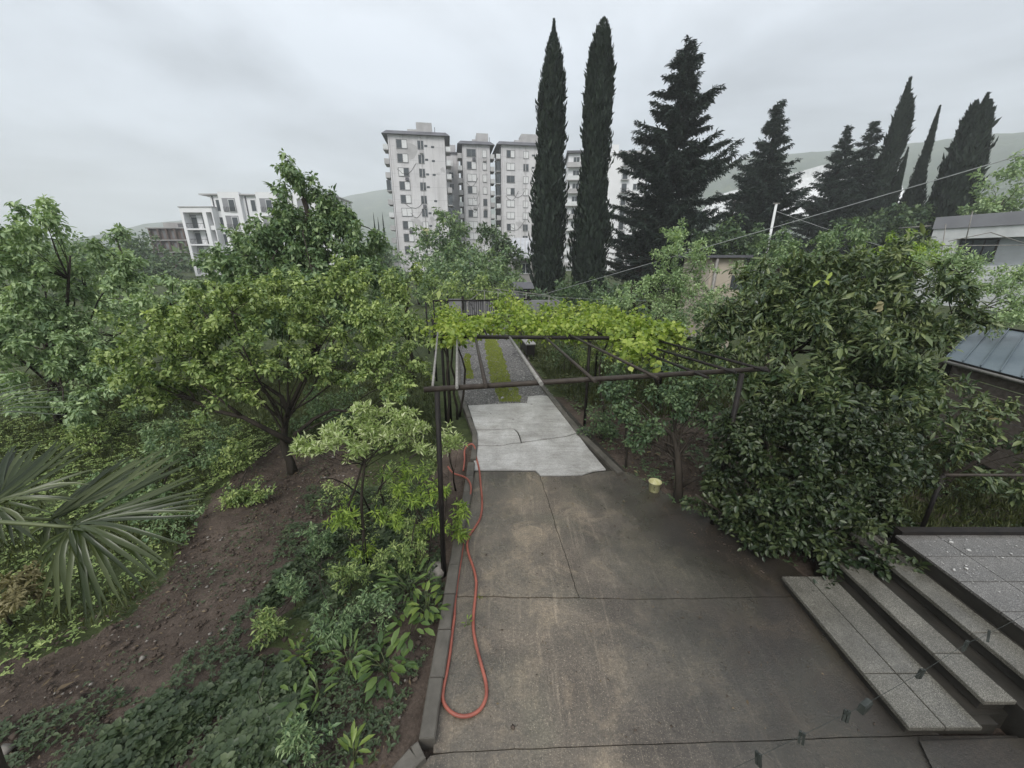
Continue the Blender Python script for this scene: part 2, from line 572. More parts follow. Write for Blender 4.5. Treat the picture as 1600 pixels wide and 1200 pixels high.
M['hill'] = None

LV = {
    'yellowgreen': leaf_mat('apricot_leaf', (0.086, 0.141, 0.049), (0.237, 0.324, 0.106), (0.475, 0.560, 0.215), 0.42, 0.32),
    'greygreen': leaf_mat('walnut_leaf', (0.164, 0.247, 0.127), (0.296, 0.404, 0.204), (0.477, 0.588, 0.314), 0.45, 0.28),
    'midgreen': leaf_mat('persimmon_leaf', (0.085, 0.147, 0.071), (0.171, 0.258, 0.119), (0.296, 0.385, 0.186), 0.38, 0.25),
    'deep': leaf_mat('deep_leaf', (0.054, 0.096, 0.050), (0.096, 0.155, 0.072), (0.165, 0.230, 0.104), 0.40, 0.22),
    'vine': leaf_mat('vine_leaf', (0.130, 0.200, 0.040), (0.270, 0.370, 0.060), (0.460, 0.530, 0.130), 0.45, 0.42),
    'pale': leaf_mat('olive_leaf', (0.233, 0.327, 0.101), (0.389, 0.482, 0.186), (0.683, 0.729, 0.466), 0.5, 0.3),
    'peach': leaf_mat('peach_leaf', (0.125, 0.206, 0.047), (0.242, 0.349, 0.068), (0.412, 0.538, 0.099), 0.45, 0.35),
    'laurel': leaf_mat('laurel_leaf', (0.015, 0.029, 0.011), (0.034, 0.054, 0.019), (0.082, 0.105, 0.041), 0.40, 0.14, 0.5),
    'loquat': leaf_mat('loquat_leaf', (0.031, 0.057, 0.024), (0.078, 0.116, 0.045), (0.201, 0.242, 0.094), 0.42, 0.2, 0.5),
    'strawberry': leaf_mat('ground_cover_leaf', (0.032, 0.054, 0.026), (0.062, 0.092, 0.044), (0.115, 0.150, 0.072), 0.42, 0.25),
    'grass': leaf_mat('grass_blade', (0.045, 0.060, 0.022), (0.082, 0.102, 0.036), (0.150, 0.165, 0.062), 0.5, 0.3),
    'moss': leaf_mat('moss_grass', (0.166, 0.207, 0.036), (0.262, 0.310, 0.053), (0.373, 0.400, 0.097), 0.6, 0.3),
    'cypress': leaf_mat('cypress_spray', (0.013, 0.021, 0.016), (0.024, 0.037, 0.026), (0.043, 0.059, 0.039), 0.6, 0.08, 0.2),
    'cedar': leaf_mat('cedar_needles', (0.016, 0.027, 0.023), (0.031, 0.049, 0.039), (0.057, 0.081, 0.061), 0.6, 0.10, 0.2),
    'dry': leaf_mat('dry_leaf', (0.12, 0.105, 0.045), (0.21, 0.185, 0.085), (0.31, 0.28, 0.15), 0.6, 0.3),
    'palm': leaf_mat('palm_leaf', (0.022, 0.036, 0.011), (0.041, 0.058, 0.015), (0.083, 0.105, 0.035), 0.36, 0.22, 0.5),
}
LVO = {
    'vine': leaf_mat('vine_leaf_single', (0.150, 0.230, 0.045), (0.290, 0.390, 0.065), (0.470, 0.540, 0.130), 0.45, 0.42, 0.4, True),
    'laurel': leaf_mat('laurel_leaf_single', (0.016, 0.031, 0.012), (0.037, 0.060, 0.022), (0.092, 0.119, 0.048), 0.40, 0.14, 0.5, True),
    'loquat': leaf_mat('loquat_leaf_single', (0.033, 0.059, 0.024), (0.085, 0.124, 0.047), (0.212, 0.254, 0.097), 0.42, 0.2, 0.5, True),
    'palm': leaf_mat('palm_leaflet', (0.020, 0.033, 0.009), (0.040, 0.058, 0.015), (0.090, 0.112, 0.040), 0.34, 0.22, 0.5, True),
    'rosette': leaf_mat('rosette_leaf', (0.048, 0.090, 0.028), (0.087, 0.146, 0.039), (0.147, 0.217, 0.056), 0.38, 0.25, 0.45, True),
    'bright': leaf_mat('bright_rosette_leaf', (0.075, 0.125, 0.030), (0.140, 0.205, 0.042), (0.220, 0.290, 0.070), 0.40, 0.3, 0.45, True),
}

# ------------------------------------------------------------------ leaf geometry
SHAPES = {
    # outline points (along, across, lift) ; triangles
    'diamond': (np.array([(0, 0, 0), (0.45, 0.5, 0.10), (1, 0, -0.06), (0.45, -0.5, 0.10)]), np.array([(0, 2, 1), (0, 3, 2)])),
    'oval': (np.array([(0, 0, 0), (0.25, 0.42, 0.09), (0.62, 0.42, 0.07), (1, 0, -0.10), (0.62, -0.42, 0.07), (0.25, -0.42, 0.09)]),
             np.array([(0, 3, 2), (0, 2, 1), (0, 5, 4), (0, 4, 3)])),
    'heart': (np.array([(0, 0, 0), (0.12, 0.48, 0.06), (0.55, 0.46, 0.04), (1.0, 0, -0.14), (0.55, -0.46, 0.04), (0.12, -0.48, 0.06)]),
              np.array([(0, 3, 2), (0, 2, 1), (0, 5, 4), (0, 4, 3)])),
    'long': (np.array([(0, 0, 0), (0.3, 0.45, 0.05), (0.68, 0.5, -0.02), (1, 0, -0.22), (0.68, -0.5, -0.02), (0.3, -0.45, 0.05), (0.35, 0, -0.02), (0.7, 0, -0.08)]),
             np.array([(0, 6, 1), (1, 6, 2), (6, 7, 2), (7, 3, 2), (0, 5, 6), (5, 4, 6), (6, 4, 7), (7, 4, 3)])),
}


def unit(a):
    return a / (np.linalg.norm(a, axis=-1, keepdims=True) + 1e-9)


def leaves(pos, axis, normal, L, W, shape, tint):
    outl, tris = SHAPES[shape]
    axis = unit(axis)
    normal = unit(normal - axis * np.sum(normal * axis, -1, keepdims=True))
    side = np.cross(normal, axis)
    n, k = len(pos), len(outl)
    V = (pos[:, None, :] + axis[:, None, :] * (outl[None, :, 0:1] * L[:, None, None])
         + side[:, None, :] * (outl[None, :, 1:2] * W[:, None, None])
         + normal[:, None, :] * (outl[None, :, 2:3] * L[:, None, None]))
    F = tris[None] + (np.arange(n) * k)[:, None, None]
    return V.reshape(-1, 3), F.reshape(-1, 3), np.repeat(tint, len(tris))


def scatter(rng, centers, radii, per, size, aspect, droop=0.3, flat=0.8, up=0.8, jitter=0.27):
    """leaves round clump centres: returns pos, axis, normal, L, W, tint"""
    n = len(centers) * per
    c = np.repeat(centers, per, 0); r = np.repeat(radii, per)
    d = unit(rng.normal(size=(n, 3)))
    off = d * (rng.random((n, 1)) ** 0.5) * r[:, None]
    off[:, 2] *= flat
    pos = c + off
    axis = d * 0.7 + rng.normal(size=(n, 3)) * 0.5 + np.array([0, 0, -droop])
    nor = np.array([0, 0, up]) + d * 0.35 + rng.normal(size=(n, 3)) * 0.38
    L = size * np.exp(rng.normal(size=n) * jitter)
    tint = np.clip(0.5 + np.repeat(rng.normal(size=len(centers)) * 0.20, per) + rng.normal(size=n) * 0.26, 0, 1)
    return pos, axis, nor, L, L * aspect, tint


def E(px, py, F, rx, ry, ratio=0.9, dens=1.0):
    """a lobe of a crown as seen in the photo, F metres ahead: centre and radii in metres"""
    m = mpp(px, py, F)
    return (np.array(P(px, py, F)), np.array([rx * m, rx * m * ratio, ry * m]), dens)


def crown_clumps(rng, lobes, cr, cov, gap=0.36):
    """leafy shoots growing outward from each lobe: centres and radii of their leaf clumps; they gather on boughs and leave gaps"""
    cs, rs = [], []
    f = 0.42 / cr
    sd = int(rng.integers(1, 900))
    for c, r, dens in lobes:
        r = np.maximum(r - 0.75 * cr, 0.45 * r)
        area = 4 * math.pi * ((r[0] * r[1]) ** 1.6 / 3 + (r[0] * r[2]) ** 1.6 / 3 + (r[1] * r[2]) ** 1.6 / 3) ** (1 / 1.6)
        n = max(8, int(1.25 * cov * dens * area / (math.pi * cr * cr)))
        d = unit(rng.normal(size=(n, 3)))
        rad = 0.35 + 0.62 * rng.random((n, 1)) ** 0.6
        base = c + d * rad * r
        nz = 0.6 * vnoise(base[:, 0] * f + 0.6 * base[:, 2] * f, base[:, 1] * f - base[:, 2] * f, 1.0, sd) + 0.4 * vnoise(base[:, 0] * f * 2 - base[:, 2] * f, base[:, 2] * f * 2.2 + base[:, 1] * f, 1.0, sd + 1)
        m = nz > np.quantile(nz, gap)
        base, d = base[m], d[m]; n = len(base)
        dr = unit(d * 0.8 + np.array([0, 0, 0.45]) + rng.normal(size=(n, 3)) * 0.5)
        ln = cr * rng.uniform(0.7, 2.3, (n, 1))
        for k in range(4):
            cs.append(base + dr * ln * (k / 3) - np.array([0, 0, 0.10]) * ln * (k / 3) ** 2)
            rs.append(np.full(n, cr * (0.82, 0.72, 0.58, 0.40)[k]))
    return np.concatenate(cs), np.concatenate(rs)


def limb_curve(a, b, rng, sag=0.12, n=5):
    a = np.array(a, float); b = np.array(b, float)
    L = np.linalg.norm(b - a)
    pts = []
    w = rng.normal(size=3) * L * 0.06
    for i in range(n + 1):
        t = i / n
        p = a * (1 - t) + b * t
        p = p + np.array([0, 0, sag * L * math.sin(math.pi * t) * (0.4 + 0.6 * t)]) + w * math.sin(math.pi * t) + rng.normal(size=3) * L * 0.012 * (0 < i < n)
        pts.append(p)
    return pts


def make_tree(name, label, cat, base, lobes, leaf, seed, size=0.09, aspect=0.55, shape='diamond', cr=0.28, cov=0.62, per=110,
              trunk_r=0.09, trunk_top=None, limbs=9, twigs=60, droop=0.35, bark='bark', group=None, up=0.8, extra_limbs=(), flat=0.8,
              single=0, single_mat=None, stems=1, jitter=0.27, sag=0.12, limb_lo=0.42, gap=0.36):
    rng = np.random.default_rng(seed)
    base = np.array(base, float)
    root = empty(name, tuple(base), label=label, cat=cat, group=group)
    cl, crad = crown_clumps(rng, lobes, cr, cov, gap)
    ok = cl[:, 2] > base[2] + 0.04
    cl, crad = cl[ok], crad[ok]
    per = max(6, int(per * 0.42))
    mean = np.mean([l[0] for l in lobes], 0)
    top = np.array(trunk_top if trunk_top is not None else (mean[0] * 0.8 + base[0] * 0.2, mean[1] * 0.8 + base[1] * 0.2, mean[2]))
    mb = MB()
    skel = []
    for s_ in range(stems):
        b2 = base + (rng.normal(size=3) * np.array([0.18, 0.18, 0]) if s_ else 0)
        t2 = top + (rng.normal(size=3) * np.array([0.5, 0.5, 0.2]) if s_ else 0)
        tr = limb_curve(b2, t2, rng, 0.0, 6)
        tr[0] = tr[0] - np.array([0, 0, 0.12])
        mb.tube(tr, [trunk_r * (1.25 if i == 0 else 1.0) * (1 - 0.5 * i / 6) for i in range(7)], 8)
        skel += [(p, trunk_r * 0.6) for p in tr[2:]]
    trunk = tr
    far = rng.permutation(len(cl))[:limbs]
    targets = [cl[i] for i in far]
    for q in targets:
        h = rng.uniform(limb_lo, 0.97)
        k = h * 6; i0 = int(k); a = trunk[i0] * (1 - (k - i0)) + trunk[min(i0 + 1, 6)] * (k - i0)
        c = limb_curve(a, q, rng, sag)
        r0 = trunk_r * rng.uniform(0.18, 0.34)
        mb.tube(c, [r0 * (1 - 0.78 * i / 5) for i in range(6)], 5, cap=False)
        skel += [(p, r0 * 0.5) for p in c[1:]]
    for pts, r0, r1 in extra_limbs:
        n = len(pts)
        mb.tube(pts, [r0 + (r1 - r0) * i / (n - 1) for i in range(n)], 7)
        for i in range(n - 1):
            for t in (0, 0.5):
                skel.append((np.array(pts[i]) * (1 - t) + np.array(pts[i + 1]) * t, r1))
    sk = np.array([p for p, _ in skel])
    for i in rng.permutation(len(cl))[:twigs]:
        q = cl[i]
        j = int(np.argmin(np.sum((sk - q) ** 2, 1)))
        if np.linalg.norm(sk[j] - q) < 0.05:
            continue
        c = limb_curve(sk[j], q, rng, 0.06, 3)
        r0 = max(0.004, min(skel[j][1] * 0.7, trunk_r * 0.16))
        mb.tube(c, [r0, r0 * 0.75, r0 * 0.5, r0 * 0.3], 4, cap=False)
    mb.build('trunk', M[bark], root, world_coords=True)
    radii = crad * np.exp(rng.normal(size=len(cl)) * 0.15)
    pos, ax, nor, L, W, tint = scatter(rng, cl, radii, per, size, aspect, droop, flat, up, jitter)
    if single:
        d = np.linalg.norm(pos - np.array([0, 0, CAM_H]), axis=1)
        # leaves on the side turned to the viewer show largest
        order = np.argsort(d)
        pick = order[:single]
        keep = np.ones(len(pos), bool); keep[pick] = False
        single_leaves(root, pos[pick], ax[pick], nor[pick], L[pick], aspect, shape, single_mat)
        pos, ax, nor, L, W, tint = (a[keep] for a in (pos, ax, nor, L, W, tint))
    V, F, T = leaves(pos, ax, nor, L, W, shape, tint)
    me = tri_mesh('crown', V, F, LV[leaf], T)
    cro = link('crown', me, root, world_coords=True)
    if single:
        cro['kind'] = 'stuff'
    return root


_leaf_cache = {}


def leaf_mesh_unit(shape, aspect, m):
    key = (shape, aspect, m.name)
    if key not in _leaf_cache:
        outl, tris = SHAPES[shape]
        V = outl * np.array([1, aspect, 1])
        me = tri_mesh('leaf', V, tris, m)
        _leaf_cache[key] = me
    return _leaf_cache[key]


def single_leaves(root, pos, ax, nor, L, aspect, shape, m, name='leaf'):
    from mathutils import Matrix
    me = leaf_mesh_unit(shape, aspect, m)
    inv = (Matrix.Translation(root.location) @ root.rotation_euler.to_matrix().to_4x4()).inverted()
    ax = unit(ax); nor = unit(nor - ax * np.sum(nor * ax, -1, keepdims=True)); sd = np.cross(nor, ax)
    for i in range(len(pos)):
        o = bpy.data.objects.new(name, me)
        COL.objects.link(o)
        o.parent = root
        l = float(L[i])
        mt = Matrix(((ax[i][0] * l, sd[i][0] * l, nor[i][0] * l, pos[i][0]),
                     (ax[i][1] * l, sd[i][1] * l, nor[i][1] * l, pos[i][1]),
                     (ax[i][2] * l, sd[i][2] * l, nor[i][2] * l, pos[i][2]), (0, 0, 0, 1)))
        o.matrix_local = inv @ mt


# ------------------------------------------------------------------ the ground, far hills
def axis_coords(lo, hi, step, far):
    a = list(np.arange(lo, hi + 1e-6, step))
    d = step; x = hi
    while x < far:
        d *= 1.22; x += d; a.append(x)
    d = step; x = lo; pre = []
    while x > -far:
        d *= 1.22; x -= d; pre.append(x)
    return np.array(pre[::-1] + a)


DRIVE = [(-0.72, 0.4), (-0.72, 7.0), (-0.88, 8.4), (-2.72, 18.4), (-3.9, 25.5), (-0.6, 25.5), (0.0, 19.18), (1.06, 11.8), (2.17, 6.56),
         (2.9, 5.8), (3.3, 5.0), (3.8, 3.9), (9.0, 3.9), (9.0, 0.4)]


def build_ground():
    xs = axis_coords(-8.0, 8.0, 0.075, 1800)
    ys = axis_coords(0.6, 12.0, 0.075, 1800)
    X, Y = np.meshgrid(xs, ys)
    near = np.clip(1 - (np.hypot(X, Y - 5) - 9) / 12, 0, 1)
    Z = -0.06 + near * (0.07 * (vnoise(X, Y, 0.9, 1) - 0.5) + 0.075 * (vnoise(X, Y, 2.6, 2) - 0.5) + 0.045 * (vnoise(X, Y, 7.0, 3) - 0.5)
                        + 0.02 * (vnoise(X, Y, 14, 4) - 0.5))
    Z = np.minimum(Z, 0.0)
    ins = inside(X, Y, DRIVE)
    Z = np.where(ins, np.minimum(Z, -0.07), Z)
    kerbline = (np.abs(X + 0.78) < 0.25) & (Y < 8)
    Z = np.where(kerbline, -0.075, Z)
    far = np.hypot(X, Y)
    Z = Z + np.where(far > 60, (far - 60) * 0.008, 0) * (far < 500) + np.where(far >= 500, 3.5, 0)
    Z = np.where(Y < -2, -0.06, Z)
    # where grass has taken the soil (the rest stays bare)
    bare = [g(*p)[:2] for p in [(540, 690), (425, 690), (330, 765), (270, 880), (190, 960), (60, 1010), (-300, 1120), (-200, 1400), (300, 1400),
                                (640, 1210), (660, 1060), (640, 980), (560, 990), (420, 1000), (520, 860), (560, 740)]]
    C = np.full(X.shape, 0.85)
    bx = X + 0.25 * (vnoise(X, Y, 1.8, 9) - 0.5); by = Y + 0.35 * (vnoise(X, Y, 1.8, 10) - 0.5)
    C = np.where(inside(bx, by, bare), 0.08, C)
    C = np.where((X > 1.0) & (Y < 11), 0.22, C)
    C = np.where((X > 6.0) & (Y < 11), 0.5, C)
    C = np.where((X > -1.6) & (X < -0.6) & (Y < 8), 0.12, C)
    ny, nx = X.shape
    V = np.stack([X, Y, Z], -1).reshape(-1, 3)
    i = np.arange(nx - 1)[None] + (np.arange(ny - 1) * nx)[:, None]
    F = np.stack([i, i + 1, i + nx + 1, i + nx], -1).reshape(-1, 4)
    me = tri_mesh('ground', V, F, M['ground'])
    me.polygons.foreach_set('use_smooth', np.ones(len(F), bool))
    at = me.attributes.new('cover', 'FLOAT', 'POINT')
    at.data.foreach_set('value', C.ravel().astype(np.float32))
    o = link('ground', me)
    tag(o, 'dark reddish brown garden soil with grassy patches', kind='structure')


build_ground()


def mat_hill():
    t = NT('wooded_hill')
    n1 = t.noise(0.02, 8, 0.7)
    c = t.ramp(n1, [(0.35, (0.035, 0.055, 0.032)), (0.55, (0.06, 0.085, 0.045)), (0.72, (0.13, 0.145, 0.085))])
    t.set(c, 0.9, 0.1)
    t.bump(t.noise(0.06, 6, 0.7), 1.0, 6.0)
    return t.m


M['hill'] = mat_hill()


def build_hill(name, label, prof, R, depth, seed):
    """prof: ridge line as (pixel x, pixel y) of the photo; built as a slope R metres away"""
    xs = np.linspace(prof[0][0], prof[-1][0], 220)
    ys = np.interp(xs, [p[0] for p in prof], [p[1] for p in prof])
    rows = 16
    V = []
    for j in range(rows + 4):
        for i, px in enumerate(xs):
            az = math.atan2((px - 800) / 600.0, ray(px, 400)[1])
            x, y, z = ray(px, ys[i])
            hz = math.hypot(x, y)
            ridge = CAM_H + z / hz * R
            rough = (vnoise(px * 0.09, j * 0.7, 1.0, seed) - 0.5) * 0.06 * ridge + (vnoise(px * 0.6, j * 2.1, 1.0, seed + 1) - 0.5) * 0.016 * ridge
            if j < rows:
                t = j / (rows - 1)
                r = R - depth * (1 - t)
                h = ridge * (t ** 0.85) * (0.985 if j == rows - 1 else 1) + float(rough) * math.sin(math.pi * min(t * 0.96, 1) ** 0.6)
                if j == rows - 1:
                    h = ridge + float(rough) * 0.35
                h = max(h, -2 if j == 0 else 0.2 * ridge * t)
            else:
                t = (j - rows + 1) / 4
                r = R + depth * 0.8 * t
                h = ridge * (1 - t ** 1.3) + float(rough) * 0.2 * (1 - t) - 2 * t
            V.append((r * math.sin(az), r * math.cos(az), h))
    n = len(xs); ny = rows + 4
    i = np.arange(n - 1)[None] + (np.arange(ny - 1) * n)[:, None]
    F = np.stack([i, i + 1, i + n + 1, i + n], -1).reshape(-1, 4)
    me = tri_mesh(name, V, F, M['hill'])
    me.polygons.foreach_set('use_smooth', np.ones(len(F), bool))
    o = link(name, me)
    tag(o, label, kind='structure')


build_hill('hill', 'hazy wooded hill behind the apartment towers', [(-260, 420), (-60, 398), (90, 380), (190, 362), (240, 350), (300, 345), (400, 334), (510, 316), (560, 306), (600, 298), (660, 292),
           (740, 300), (820, 320), (900, 345), (980, 380), (1040, 410)], 1350, 620, 3)
build_hill('hill', 'long wooded ridge behind the conifers on the right', [(860, 400), (960, 330), (1040, 285), (1110, 257), (1160, 245), (1210, 243), (1290, 237), (1380, 230), (1480, 219), (1600, 213), (1760, 205), (1950, 215),
           (2200, 250)], 950, 480, 8)


# ------------------------------------------------------------------ driveway, kerbs, track
def px_poly(pts):
    return [g(*p)[:2] for p in pts]


def inset(poly, d):
    """pull every edge of a closed outline in by d"""
    a = sum(poly[i][0] * poly[(i + 1) % len(poly)][1] - poly[(i + 1) % len(poly)][0] * poly[i][1] for i in range(len(poly)))
    if a < 0: poly = poly[::-1]
    out = []
    n = len(poly)
    for i in range(n):
        p0, p1, p2 = np.array(poly[i - 1]), np.array(poly[i]), np.array(poly[(i + 1) % n])
        e1 = (p1 - p0) / (np.linalg.norm(p1 - p0) + 1e-9); e2 = (p2 - p1) / (np.linalg.norm(p2 - p1) + 1e-9)
        n1 = np.array([-e1[1], e1[0]]); n2 = np.array([-e2[1], e2[0]])
        b = n1 + n2; b = b / max(0.5, (np.linalg.norm(b) ** 2) / 2)
        out.append(tuple(p1 + b * d))
    return out


drive = empty('driveway', (0.5, 5, 0), label='wet cracked concrete driveway with pale patched stretch', kind='structure')


def rough_line(a, b, n, amp, seed):
    r = random.Random(seed)
    out = []
    for i in range(1, n):
        t = i / n
        out.append((a[0] + (b[0] - a[0]) * t + r.uniform(-amp, amp), a[1] + (b[1] - a[1]) * t + r.uniform(-amp, amp)))
    return out


J1 = [(676, 1177), (760, 1173), (870, 1168), (1020, 1163), (1180, 1158), (1330, 1152), (1470, 1149)]
J2 = [(705, 932), (760, 932), (830, 934), (905, 934), (1000, 936), (1100, 935), (1252, 932)]
VJ = [(844, 744), (853, 772), (862, 800), (870, 830), (880, 858), (889, 885), (897, 910), (905, 934)]
def crack(line, k, amp, seed):
    r = random.Random(seed)
    out = [line[0]]
    for a, b in zip(line[:-1], line[1:]):
        for i in range(1, k + 1):
            t = i / k
            j = amp if i < k else 0
            out.append((a[0] + (b[0] - a[0]) * t + r.uniform(-j, j), a[1] + (b[1] - a[1]) * t + r.uniform(-j, j)))
    return out


J1 = crack(J1, 5, 0.9, 1)
J2a, J2b = crack(J2[:4], 5, 0.7, 2), crack(J2[3:], 5, 0.7, 3)
J2 = J2a + J2b[1:]
VJ = crack(VJ, 4, 1.0, 4)
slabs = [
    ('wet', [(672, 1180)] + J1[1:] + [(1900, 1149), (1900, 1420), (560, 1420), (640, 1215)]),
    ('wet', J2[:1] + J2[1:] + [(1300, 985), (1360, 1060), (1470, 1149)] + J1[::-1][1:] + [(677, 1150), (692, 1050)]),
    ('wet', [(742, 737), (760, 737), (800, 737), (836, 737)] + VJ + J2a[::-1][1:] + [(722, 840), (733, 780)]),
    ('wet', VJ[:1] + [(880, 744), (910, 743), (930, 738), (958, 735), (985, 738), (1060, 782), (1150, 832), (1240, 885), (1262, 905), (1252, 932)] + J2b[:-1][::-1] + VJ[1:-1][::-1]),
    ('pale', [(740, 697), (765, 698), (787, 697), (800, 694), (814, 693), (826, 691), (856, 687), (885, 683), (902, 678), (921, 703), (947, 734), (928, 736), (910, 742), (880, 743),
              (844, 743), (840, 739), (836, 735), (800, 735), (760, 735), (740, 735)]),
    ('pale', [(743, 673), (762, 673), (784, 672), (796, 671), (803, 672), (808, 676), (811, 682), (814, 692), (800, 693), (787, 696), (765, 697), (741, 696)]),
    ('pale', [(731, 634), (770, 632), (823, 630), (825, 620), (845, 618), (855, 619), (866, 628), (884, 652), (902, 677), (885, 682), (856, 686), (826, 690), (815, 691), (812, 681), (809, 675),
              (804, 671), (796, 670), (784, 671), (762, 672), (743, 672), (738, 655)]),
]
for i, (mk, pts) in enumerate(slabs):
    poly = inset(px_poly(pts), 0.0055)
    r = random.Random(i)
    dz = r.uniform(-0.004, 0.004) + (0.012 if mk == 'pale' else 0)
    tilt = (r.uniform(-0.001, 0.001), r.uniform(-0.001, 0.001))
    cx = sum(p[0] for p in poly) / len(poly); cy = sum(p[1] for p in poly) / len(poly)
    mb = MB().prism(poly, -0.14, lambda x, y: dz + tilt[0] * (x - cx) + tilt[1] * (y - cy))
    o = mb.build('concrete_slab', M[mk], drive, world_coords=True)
# bed showing in the joints
MB().prism(px_poly([(690, 1400), (740, 720), (735, 640), (870, 622), (980, 738), (1250, 932), (1470, 1149), (1900, 1149), (1900, 1400)]), -0.16, -0.016).build('joint_bed', M['joint'], drive, world_coords=True)

# gravel track beyond the concrete, up to the gate
trk = [(-0.96, 9.75), (0.2, 9.85), (0.72, 9.9), (0.78, 10.55), (1.26, 10.6)] if False else px_poly([(721, 633), (770, 631), (823, 629), (825, 619), (862, 618)])
trk_r = [(1.06, 11.8), (0.54, 15.7), (0.0, 19.2), (-0.75, 25.6)]
trk_l = [(-4.0, 25.6), (-2.75, 18.4), (-1.62, 11.2)]
MB().prism(trk + trk_r + trk_l, -0.14, -0.006).build('gravel_track', M['gravel'], label='grey gravel track under the pergola leading to the gate', kind='structure')


def kerb_run(pts_px, wid, top, root, length=0.75, seed=1, z0=-0.15):
    r = random.Random(seed)
    pts = [np.array(g(*p, top)[:2]) for p in pts_px]
    # walk the line and cut it into stones
    segs = []
    for a, b in zip(pts[:-1], pts[1:]):
        L = np.linalg.norm(b - a)
        n = max(1, int(round(L / length)))
        for k in range(n):
            segs.append((a + (b - a) * (k / n), a + (b - a) * ((k + 1) / n)))
    for a, b in segs:
        d = (b - a) / np.linalg.norm(b - a); nrm = np.array([d[1], -d[0]])
        gap = 0.006
        a2, b2 = a + d * gap, b - d * gap
        dz = r.uniform(-0.008, 0.008)
        w = wid + r.uniform(-0.006, 0.006)
        bv = 0.012
        zt = top + dz
        lo = [a2 + nrm * 0, b2, b2 + nrm * w, a2 + nrm * w]
        hi = [a2 + d * 0.006 + nrm * bv, b2 - d * 0.006 + nrm * bv, b2 - d * 0.006 + nrm * (w - bv), a2 + d * 0.006 + nrm * (w - bv)]
        mb = MB()
        n0 = len(mb.v)
        mb.v += [(p[0], p[1], z0) for p in lo] + [(p[0], p[1], zt - bv) for p in lo] + [(p[0], p[1], zt) for p in hi]
        for lv in (0, 4):
            for k in range(4):
                j = (k + 1) % 4
                mb.f.append((n0 + lv + j, n0 + lv + k, n0 + lv + 4 + k, n0 + lv + 4 + j)); mb.sm.append(False)
        mb.f.append((n0 + 11, n0 + 10, n0 + 9, n0 + 8)); mb.sm.append(False)
        mb.build('kerb_stone', M['kerb'], root, world_coords=True)


kl = empty('kerb', (-0.8, 4, 0), label='concrete kerb along the left edge of the driveway', kind='structure')
kerb_run([(590, 1222), (640, 1166), (654, 1155), (670, 1058), (684, 982), (701, 882), (712, 825), (724, 768), (731, 722)], 0.145, 0.08, kl, 0.62, 3)
kerb_run([(735, 716), (738, 692), (738, 676), (716, 615), (713, 560), (714, 530)], 0.12, 0.07, kl, 0.9, 4)
kr = empty('kerb', (1.6, 9, 0), label='narrow concrete kerb along the right edge of the driveway', kind='structure')
kerb_run([(965, 738), (904, 678), (845, 603), (817, 558), (798, 532)], 0.13, 0.06, kr, 0.9, 5)

# ------------------------------------------------------------------ steps and terrace on the right
st = empty('steps', (4.1, 2.9, 0), label='three wide speckled stone steps climbing to the terrace', kind='structure')
RZ = 0.15


def step(x0, x1, y0, y1, z, planks, cross, nose=0.05):
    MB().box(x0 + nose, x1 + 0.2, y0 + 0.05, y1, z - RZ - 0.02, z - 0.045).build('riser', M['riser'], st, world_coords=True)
    w = (x1 - x0) / planks
    for i in range(planks):
        yy = [y0] + cross + [y1]
        for j in range(len(yy) - 1):
            mb = MB()
            xa, xb, ya, yb = x0 + w * i + 0.005, x0 + w * (i + 1) - 0.005, yy[j] + 0.003, yy[j + 1] - 0.003
            c = 0.006
            lo = [(xa, ya, z - 0.044), (xb, ya, z - 0.044), (xb, yb, z - 0.044), (xa, yb, z - 0.044)]
            mid = [(xa, ya, z - c), (xb, ya, z - c), (xb, yb, z - c), (xa, yb, z - c)]
            hi = [(xa + c, ya + c, z), (xb - c, ya + c, z), (xb - c, yb - c, z), (xa + c, yb - c, z)]
            mb.hexa(lo, mid); mb.f.pop(1 + 0); mb.sm.pop()
            n0 = len(mb.v); mb.v += hi
            for k in range(4):
                q = (k + 1) % 4
                mb.f.append((4 + k, 4 + q, n0 + q, n0 + k)); mb.sm.append(False)
            mb.f.append((n0, n0 + 1, n0 + 2, n0 + 3)); mb.sm.append(False)
            mb.build('tread_plank', M['terrazzo'], st, world_coords=True)


step(3.42, 4.06, 2.2, 3.85, RZ, 2, [2.655])
step(4.14, 4.43, 2.31, 4.1, 2 * RZ, 1, [2.745])
step(4.57, 4.87, 1.7, 4.3, 3 * RZ, 1, [2.84])
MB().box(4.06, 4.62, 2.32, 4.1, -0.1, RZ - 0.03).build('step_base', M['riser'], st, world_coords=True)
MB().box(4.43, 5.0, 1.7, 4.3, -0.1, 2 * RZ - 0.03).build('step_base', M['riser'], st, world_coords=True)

ter = empty('terrace', (6.5, 2.5, 0.6), label='raised terrace of wet grey speckled tiles', kind='structure')
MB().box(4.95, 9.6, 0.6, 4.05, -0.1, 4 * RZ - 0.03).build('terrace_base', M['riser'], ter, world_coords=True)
tx = np.arange(4.93, 9.5, 0.52); ty = np.arange(0.7, 4.05, 0.375)
proto = MB().box(0, 0.512, 0, 0.367, -0.03, 0.0).mesh('tile', M['tile'])
for x in tx:
    for y in ty:
        o = link('tile', proto, ter, world_coords=True)
        o.location = (x, y, 4 * RZ + random.uniform(-0.002, 0.002))
MB().box(5.0, 9.6, 4.06, 4.16, -0.1, 4 * RZ + 0.05).build('edge_board', M['iron'], ter, world_coords=True)
# threshold slab at the foot of the steps
MB().hexa([g(*p, -0.1) for p in [(1437, 1158), (1700, 1150), (1800, 1290), (1500, 1290)]][::-1], [g(*p, 0.035) for p in [(1437, 1158), (1700, 1150), (1800, 1290), (1500, 1290)]][::-1]).build(
    'landing_slab', M['wet'], kind='structure', label='low concrete slab at the foot of the steps')

